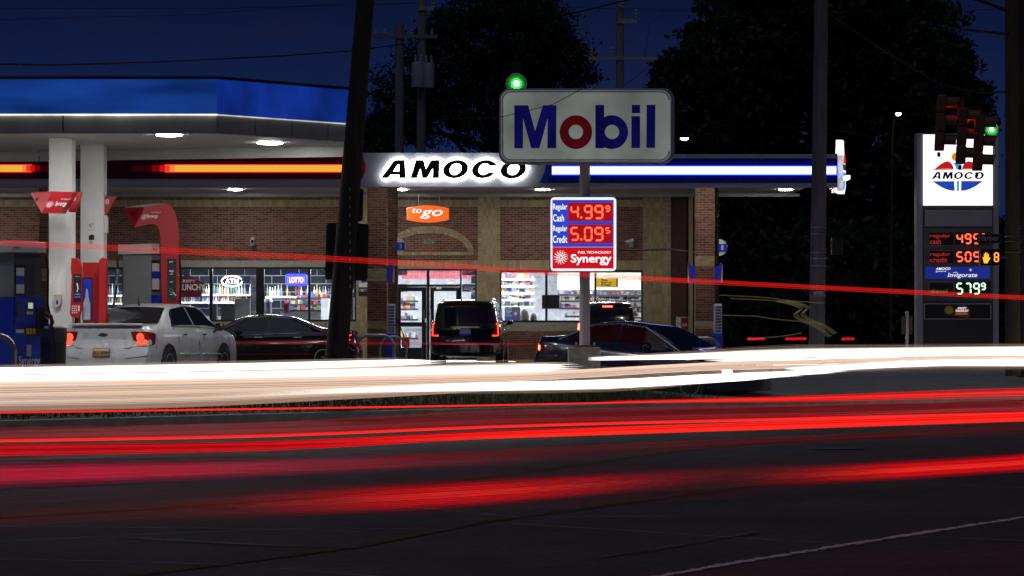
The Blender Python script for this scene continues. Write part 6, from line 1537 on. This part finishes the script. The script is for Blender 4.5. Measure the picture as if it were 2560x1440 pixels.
B().pb(2500, 594, 2522, 598, s, .03, -.03).build('bracket', MT['steel'], ss_)
# dark cabinet head beside the grey pole, small sign back at far right
t = thing('pedestrian_signal', 'unlit pedestrian signal head on the grey pole', 'signal', P(2095, 636, 118)); B().pb(2080, 594, 2107, 636, 118, .25).build('case', MT['black'], t, bevel=.01); B().pb(2062, 608, 2080, 612, 118, .05, -.05).build('bracket', MT['steel'], t); B().pb(2104.5, 596, 2106.5, 634, 118, .0, .004).build('red_edge', pbr('red edge', (.2,.02,.02), .3), t)
t = thing('road_sign', 'small road sign seen from behind on a thin post left of the price pylon', 'sign', P(2267, 860, 110)); B().prism(rrect(U(2254,110),V(836,110),U(2281,110),V(790,110),.03), D(110), D(110)+.01).build('plate', pbr('copper brown plate', (.20,.12,.07), .5, .3), t); B().pb(2264, 778, 2271, 920, 110, .04, .05).build('post', MT['steel'], t)  # plate back is an even copper brown
# street lamps
def lamp(label, px, py, s, w_, warm, foot=None):
    t = thing('street_lamp', label, 'street lamp', P(px, 850, s))
    c = P(px, py, s); m = emi('street lamp lens '+str(warm), (1,.93,.74,1) if warm else (1,.95,.84,1), 14)
    B().lathe([(w_*.2,.05),(w_*.5,.03),(w_*.52,.0)], (c.x,c.y,c.z), n=16).build('head', MT['black'], t)
    B().lathe([(w_*.46,0),(w_*.40,-.05),(w_*.2,-.08)], (c.x,c.y,c.z-.002), n=16).build('lens', m, t)
    if foot: B().tube([P(foot, 850, s)+Vector((0,.9,0)), P(foot+4, py+60, s)+Vector((0,.9,0)), P(px, py-1, s)+Vector((0,.8,.08)), P(px,py,s)+Vector((0,0,.06))], .04, 8).build('lamp_post', MT['wood'], t)
lamp('lit street lamp above the blue fascia beside the sign board', 1711, 345, 70, 22/70, 1); lamp('lit street lamp on a thin grey post left of the price pylon', 2246, 283, 78, 15/78, 0, 2236)
# ================================================================== TREES
def tree(label, base_px, s, blobs, leaves, size, trunk_r=.25, limbs=5, dep=2.5, name='tree'):
    """blobs: crown masses as (px, py, rx, ry) in the photo at scale s"""
    base = Vector((U(base_px,s), D(s), 0)); t = thing(name, label, 'tree', base)
    zc = V(sum(b[1] for b in blobs)/len(blobs), s); tb = B()
    top = Vector((U(blobs[0][0],s), D(s), zc))
    tb.tube([base.lerp(top, k/6)+Vector((math.sin(k*1.3)*.12,0,0)) for k in range(7)], [trunk_r*(1-.11*k) for k in range(7)], 8)
    for b_ in blobs:
        q = Vector((U(b_[0],s), D(s)+random.uniform(-1,1), V(b_[1],s))); p = base.lerp(top, random.uniform(.4,.8))
        tb.tube([p, p.lerp(q,.5)+Vector((random.uniform(-.3,.3),0,.2)), q], [trunk_r*.4, trunk_r*.25, .03], 6)
    tb.build('trunk', MT['bark'], t, smooth=True)
    vs = []; fs = []; wts = np.array([b_[2]*b_[3] for b_ in blobs], float); wts /= wts.sum(); R = np.random.RandomState(len(label)*7+leaves)
    ncl = leaves//45
    for i in range(ncl):
        b_ = blobs[R.choice(len(blobs), p=wts)]
        d = R.normal(size=3); d /= np.linalg.norm(d); rr = R.uniform(.2,1.16)**.6
        c = np.array([U(b_[0],s)+d[0]*rr*b_[2]/s, D(s)+d[1]*rr*dep*min(1,b_[2]/s/2), V(b_[1],s)+d[2]*rr*b_[3]/s])
        cr = R.uniform(.25,.55)
        for k in range(45):
            p = c + R.normal(size=3)*cr*.55*np.array([1,1,.7]); a = R.normal(size=3); a /= np.linalg.norm(a); e = np.cross(a, R.normal(size=3)); e /= np.linalg.norm(e)
            L = size*R.uniform(.6,1.3); k0 = len(vs); vs += [tuple(p-a*L), tuple(p+e*L*.5), tuple(p+a*L), tuple(p-e*L*.5)]; fs.append((k0,k0+1,k0+2,k0+3))
    cb = B(); cb.v = vs; cb.f = fs; cb.build('crown', MT['leaf'], t)
    return t
tree('broad dark tree behind the green signal lamp', 1230, 60, [(1250,90,170,120),(1120,180,120,110),(1350,120,110,110),(1400,170,90,70),(1020,260,90,110),(1240,280,200,110),(1090,90,60,60),(1270,20,110,70),(980,320,60,60)], 46000, .10, .35)
tree('huge dark tree right of the sign board reaching the top of the photo', 2020, 58, [(2050,100,330,230),(2000,380,320,260),(1900,-40,150,120),(2200,150,170,200),(1850,150,130,130),(2150,-40,180,120),(2000,600,300,220)], 90000, .19, .5, dep=4)
tree('dark rounded tree at the left flank of the huge tree', 1745, 60, [(1745,300,110,190),(1700,200,60,70),(1760,480,110,180)], 22000, .17, .3)
tree('dark tree at the right flank of the huge tree', 2340, 60, [(2340,240,110,170),(2400,280,70,120),(2330,430,110,150),(2440,330,40,70)], 22000, .17, .3)
tree('small dark tree peeping past the leaning pole', 950, 56, [(950,330,50,50),(930,380,60,60)], 5000, .12, .2)
b = B(); vs = []; R = np.random.RandomState(5)
for i in range(26000):
    px = R.uniform(1660, 2640); py = 870-R.beta(1.2,1.4)*330; s = R.uniform(54,62); c = np.array(P(px,py,s)); a = R.normal(size=3); a /= np.linalg.norm(a); e = np.cross(a,R.normal(size=3)); e /= np.linalg.norm(e); L = .22*R.uniform(.6,1.3)
    b.add([c-a*L, c+e*L*.5, c+a*L, c-e*L*.5], [(0,1,2,3)])
h = b.build('shrub_thicket', MT['leaf'], kind='stuff'); tag(h, 'dense dark undergrowth below the trees beyond the forecourt', 'undergrowth')
# ================================================================== LIGHT TRAILS of the traffic: thin glowing threads standing over the lanes at lamp height
def depth_s(px, s0, s1): return s0 + (s1-s0)*px/2560.0
def trail(label, knots, s0, s1, n, r, mats, group=None, jit=.25, ends=None, lev=None, fringe=0):
    """knots: (px, top row, bottom row).  n threads fill the band; each has its own brightness"""
    t = thing('light_trail', label, 'light trail', P(knots[0][0], knots[0][2], depth_s(knots[0][0],s0,s1)), group=group)
    per = {}
    for i in range(n + 2*fringe):
        v = (i+.5+random.uniform(-jit,jit))/n; fr_ = i >= n
        if fr_: k_ = (i-n)//2; v = (-.03-.10*k_-.05*random.random()) if (i-n) % 2 else (1.03+.10*k_+.05*random.random())
        m = random.choice([HB, HB2, HB3]) if fr_ else mats(v) if callable(mats) else random.choice(mats)
        xs = [k[0] for k in knots]; W = []
        e0 = (ends[0](v) if ends and ends[0] else xs[0]); e1 = (ends[1](v) if ends and ends[1] else xs[-1])
        if xs[0] < 0: e0 = -1300
        if xs[-1] > 2500: e1 = 3700
        tp0 = xs[0] > 0; tp1 = xs[-1] < 2500; L_ = 45+110*random.random(); base_ = np.linspace(e0, e1, max(9, int((e1-e0)/120)))
        if tp0 or tp1: base_ = np.unique(np.concatenate([base_, e0+np.array([L_*.3, L_*.6, L_]) if tp0 else [], e1-np.array([L_*.3, L_*.6, L_]) if tp1 else []]))
        base_ = [q_ for q_ in base_ if e0 <= q_ <= e1]
        for px in base_:
            tap = (min(1, .03+(px-e0)/L_) if tp0 else 1) * (min(1, .03+(e1-px)/L_) if tp1 else 1)
            if e1-e0 < 200: tap = 1
            xc = min(max(px, xs[0]), xs[-1]); a = float(herm(xs, [k[1] for k in knots], xc)); c = float(herm(xs, [k[2] for k in knots], xc))
            if px != xc:
                p_, q_ = (knots[0], knots[1]) if px < xc else (knots[-2], knots[-1]); a += (px-xc)*(q_[1]-p_[1])/(q_[0]-p_[0]); c += (px-xc)*(q_[2]-p_[2])/(q_[0]-p_[0])
            W.append((P(px, a+(c-a)*v, depth_s(px,s0,s1)), (r*(.42/(1+.5*k_) if fr_ else 1)*tap*(1 if lev is None else lev(px)))))
        per.setdefault(m.name, (m, B()))[1].tube([w_[0] for w_ in W], [w_[1] for w_ in W], 5)
    for nm, (m, bb) in per.items(): bb.build('light_threads', m, t, kind='stuff')
    return t
HW = emi('white trail', (1,.97,.93,1), 2.6); HE = emi('white trail edge', (1,.93,.86,1), 1.05); HB = emi('warm trail', rgb(226,192,168), 1.0, mis=False); HB2 = emi('pale warm trail', rgb(196,172,156), 1.0, mis=False); HB3 = emi('dull warm trail', rgb(150,120,104), 1.0, mis=False)
R_ = {k: emi('red trail %s' % k, c, 1.0, mis=(k == 'a')) for k, c in dict(a=rgb(255,44,32), b=rgb(222,14,22), c=rgb(180,10,18), d=rgb(120,6,14), e=rgb(70,4,10), p=rgb(225,6,62), q=rgb(160,4,48), r=rgb(90,4,36), s=rgb(48,4,24)).items()}
core = lambda v: HW if random.random() > abs(2*v-1)**2*.9 else random.choice([HE, HB])
GW = 'white headlamp trails'; GR = 'red tail lamp trails'
trail('upper white headlamp trail that ends before the black SUV', [(-120,922,940),(640,908,925),(1148,896,909)], 215, 125, 9, .0056, core, GW, fringe=4, ends=(None, lambda v: 1150-30*(2*v-1)**2-random.random()*70))
trail('long white headlamp trail that ends at the concrete sign base', [(-120,938,957),(640,925,945),(1280,909,932),(1467,905,929)], 215, 125, 11, .0058, core, GW, fringe=4, ends=(None, lambda v: 1468-30*(2*v-1)**2-random.random()*60))
trail('warm beige trail under the long white headlamp trail', [(-120,957,988),(640,945,972),(1280,931,953),(1800,905,925),(2140,895,916),(2400,893,905)], 214, 124, 17, .0062, [HB,HB,HB2,HB3], GW)
trail('pale beige streaks lowest at the left of the white trails', [(-120,986,1030),(400,978,1020),(900,965,996),(1400,952,968),(1700,944,955)], 213, 123, 24, .0046, lambda v: random.choice([HB2,HB2,HB] if v < .6 else [HB3,HB2,HB3]), GW, lev=lambda x: 1 if x < 1000 else max(.2, 1-(x-1000)/800))
trail('bright lower white headlamp trail below the sign base', [(500,986,996),(900,968,982),(1280,954,976),(1500,950,972),(1800,934,956),(2142,923,941)], 216, 126, 13, .0070, core, GW, fringe=4, lev=lambda x: min(1, .01+(max(0,x-500)/900)**2.5), ends=(None, lambda v: 2142-280*v*v-random.random()*60))
trail('wide white headlamp trail filling the right edge', [(1470,893,904),(1640,888,902),(1790,881,903),(1950,873,902),(2200,870,893),(2680,865,886)], 217, 127, 12, .0066, core, GW, fringe=4, ends=(lambda v: 1470 if v < .75 else 1760, None))
trail('second white headlamp trail at the right edge', [(1960,918,930),(2140,908,924),(2340,896,915),(2680,892,917)], 216, 126, 9, .0066, core, GW, fringe=4)
trail('grey white band between the two right headlamp trails', [(1790,900,914),(2140,890,910),(2330,886,897),(2680,884,894)], 214, 124, 8, .0062, [HB2,HB,HW], GW)
# red
trail('thin bright red trail nearest the white ones', [(-120,1031,1036),(1280,1010,1014.5),(2000,993,998),(2680,974,979)], 355, 265, 3, .0028, [R_['a']], GR)
trail('fan of thin red trails at the far right', [(1500,1003,1008),(2000,990,1004),(2400,974,997),(2680,966,994)], 353, 263, 9, .0030, [R_['a'],R_['b'],R_['b'],R_['c']], GR, lev=lambda x: min(1, .3+(x-1500)/800))
trail('thick bright red trail through the middle of the street', [(-120,1101,1107),(640,1087,1093),(1280,1062,1068),(2000,1043,1050),(2680,1026,1034)], 460, 350, 4, .0026, [R_['a'],R_['a'],R_['b']], GR)
trail('broad red tail lamp trail below the thick bright one', [(-120,1113,1142),(640,1104,1127),(1280,1074,1094),(2000,1053,1072),(2680,1029,1050)], 462, 352, 16, .0021, lambda v: random.choice([R_['b'],R_['c'],R_['d']]), GR, lev=lambda x: .9)
trail('bright core of the broad red trail at the right', [(500,1108,1118),(1000,1090,1104),(1600,1066,1084),(2680,1030,1048)], 464, 354, 10, .0028, [R_['a'],R_['a'],R_['b']], GR, lev=lambda x: min(1, .02+(max(0,x-500)/1000)**2))
trail('dim red veil above the broad red trail', [(-120,1072,1100),(640,1056,1086),(1280,1025,1062),(2000,1012,1045),(2680,1000,1026)], 458, 348, 20, .0012, lambda v: random.choice([R_['c'],R_['d'],R_['d']]), GR, lev=lambda x: .55+.5*x/2560)
def soft(v, ks):
    k = abs(2*v-1)*(len(ks)-.01); return R_[ks[min(len(ks)-1, int(k))]]
trail('soft crimson trail low on the left of the street', [(-120,1150,1232),(640,1140,1200),(1280,1122,1168),(1760,1112,1142)], 545, 430, 40, .00085, lambda v: soft(v, 'ppqrs'), GR, lev=lambda x: max(.06, 1.02-max(0, x-250)/1350)**2)
trail('faint dull red trail across the right half of the street', [(900,1140,1160),(1700,1102,1126),(2200,1080,1100),(2680,1052,1082)], 540, 425, 9, .0010, [R_['d'],R_['e']], GR)
trail('soft red trail low in the middle of the street', [(-120,1280,1330),(500,1236,1300),(1000,1210,1278),(1280,1196,1258),(1700,1172,1218),(2100,1150,1186)], 690, 520, 40, .00062, lambda v: soft(v, 'abbcd'), GR, lev=lambda x: max(.02, math.exp(-((x-1150)/430.0)**2)**1.5*1.2 + .025))
trail('soft bright red trail low at the right edge', [(1750,1180,1222),(2100,1160,1208),(2400,1144,1190),(2680,1124,1172)], 690, 520, 36, .00075, lambda v: soft(v, 'abbcd'), GR, lev=lambda x: min(1.15, max(.05, (x-1780)/420.0)**2))
trail('dim crimson veil over the left of the street', [(-120,1136,1275),(900,1112,1222),(1700,1092,1180)], 560, 440, 44, .0004, lambda v: random.choice([R_['r'],R_['s'],R_['s']]), GR, lev=lambda x: max(.1, 1-max(0,x)/1800))
trail('dim red veil low across the middle and right of the street', [(-120,1262,1345),(500,1226,1312),(1280,1180,1275),(2000,1140,1235),(2680,1095,1190)], 700, 530, 34, .0003, lambda v: soft(v, 'ddee'), GR, lev=lambda x: .15+.85*math.exp(-((x-1400)/800.0)**2))
trail('high thin red trail crossing the whole photo over the shop front', [(-120,594,608),(900,644,658),(1480,683,695),(2680,745,756)], 275, 180, 7, .0017, [R_['b'],R_['b'],R_['a']], GR, lev=lambda x: .62+.5*x/2560)
trail('low dim red trail before the black SUV and the crossing saloon', [(560,851,860),(900,853,862),(1380,857,864)], 140, 125, 4, .0022, [R_['c'],R_['d']], GR)
for a, c, lb in ((1868,1912,'left short red trail below the street lamp'), (1964,2016,'middle short red trail beside the grey pole'), (2104,2136,'right short red trail beyond the grey pole')):
    trail(lb, [(a,844,851),(c,844,850)], 92, 92, 3, .014, [R_['b'],R_['c']], 'short far red trails')
ym = emi('pale yellow reflection threads', rgb(150,134,92), .36, mis=False)  # wavering reflections built as added glowing threads
for k, (pts, lb) in enumerate([([(1800,737),(1900,742),(1990,752),(2060,757)],'pale yellow wavering reflection threads right of the brick column, topmost'), ([(1825,745),(1960,752),(1985,754)],'pale yellow wavering reflection threads just under the topmost'),
        ([(1790,787),(1880,789),(1940,797),(2030,805)],'pale yellow wavering reflection threads halfway down beside the grey pole'), ([(1938,754),(1975,762),(1998,773),(1983,788),(1996,800),(2036,818),(2070,843)],'wide zigzag pale yellow reflection threads, lower left twin'),
        ([(1958,754),(1994,761),(2013,772),(2001,786),(2016,800),(2052,815),(2083,836)],'wide zigzag pale yellow reflection threads, upper right twin'), ([(1870,846),(1950,840),(2004,832)],'short pale yellow reflection threads near the ground left of the grey pole')]):
    t = thing('light_trail', lb, 'light trail', P(pts[0][0], pts[0][1], 122), group='pale yellow wavering reflection threads')
    b = B(); wide = 'zigzag' in lb; dd = [0]
    for i_ in range(len(pts)-1): dd.append(dd[-1]+math.hypot(pts[i_+1][0]-pts[i_][0], pts[i_+1][1]-pts[i_][1]))
    pts = [(float(herm(dd, [p_[0] for p_ in pts], q_)), float(herm(dd, [p_[1] for p_ in pts], q_))) for q_ in np.linspace(0, dd[-1], 26)]
    for j in range(9 if wide else 3):
        b.tube([P(x+(j*1.3 if wide else 0), y+(j*.9 if not wide else -j*.4), 122) for x, y in pts], .0014, 5)
    b.build('light_threads', ym, t, kind='stuff')
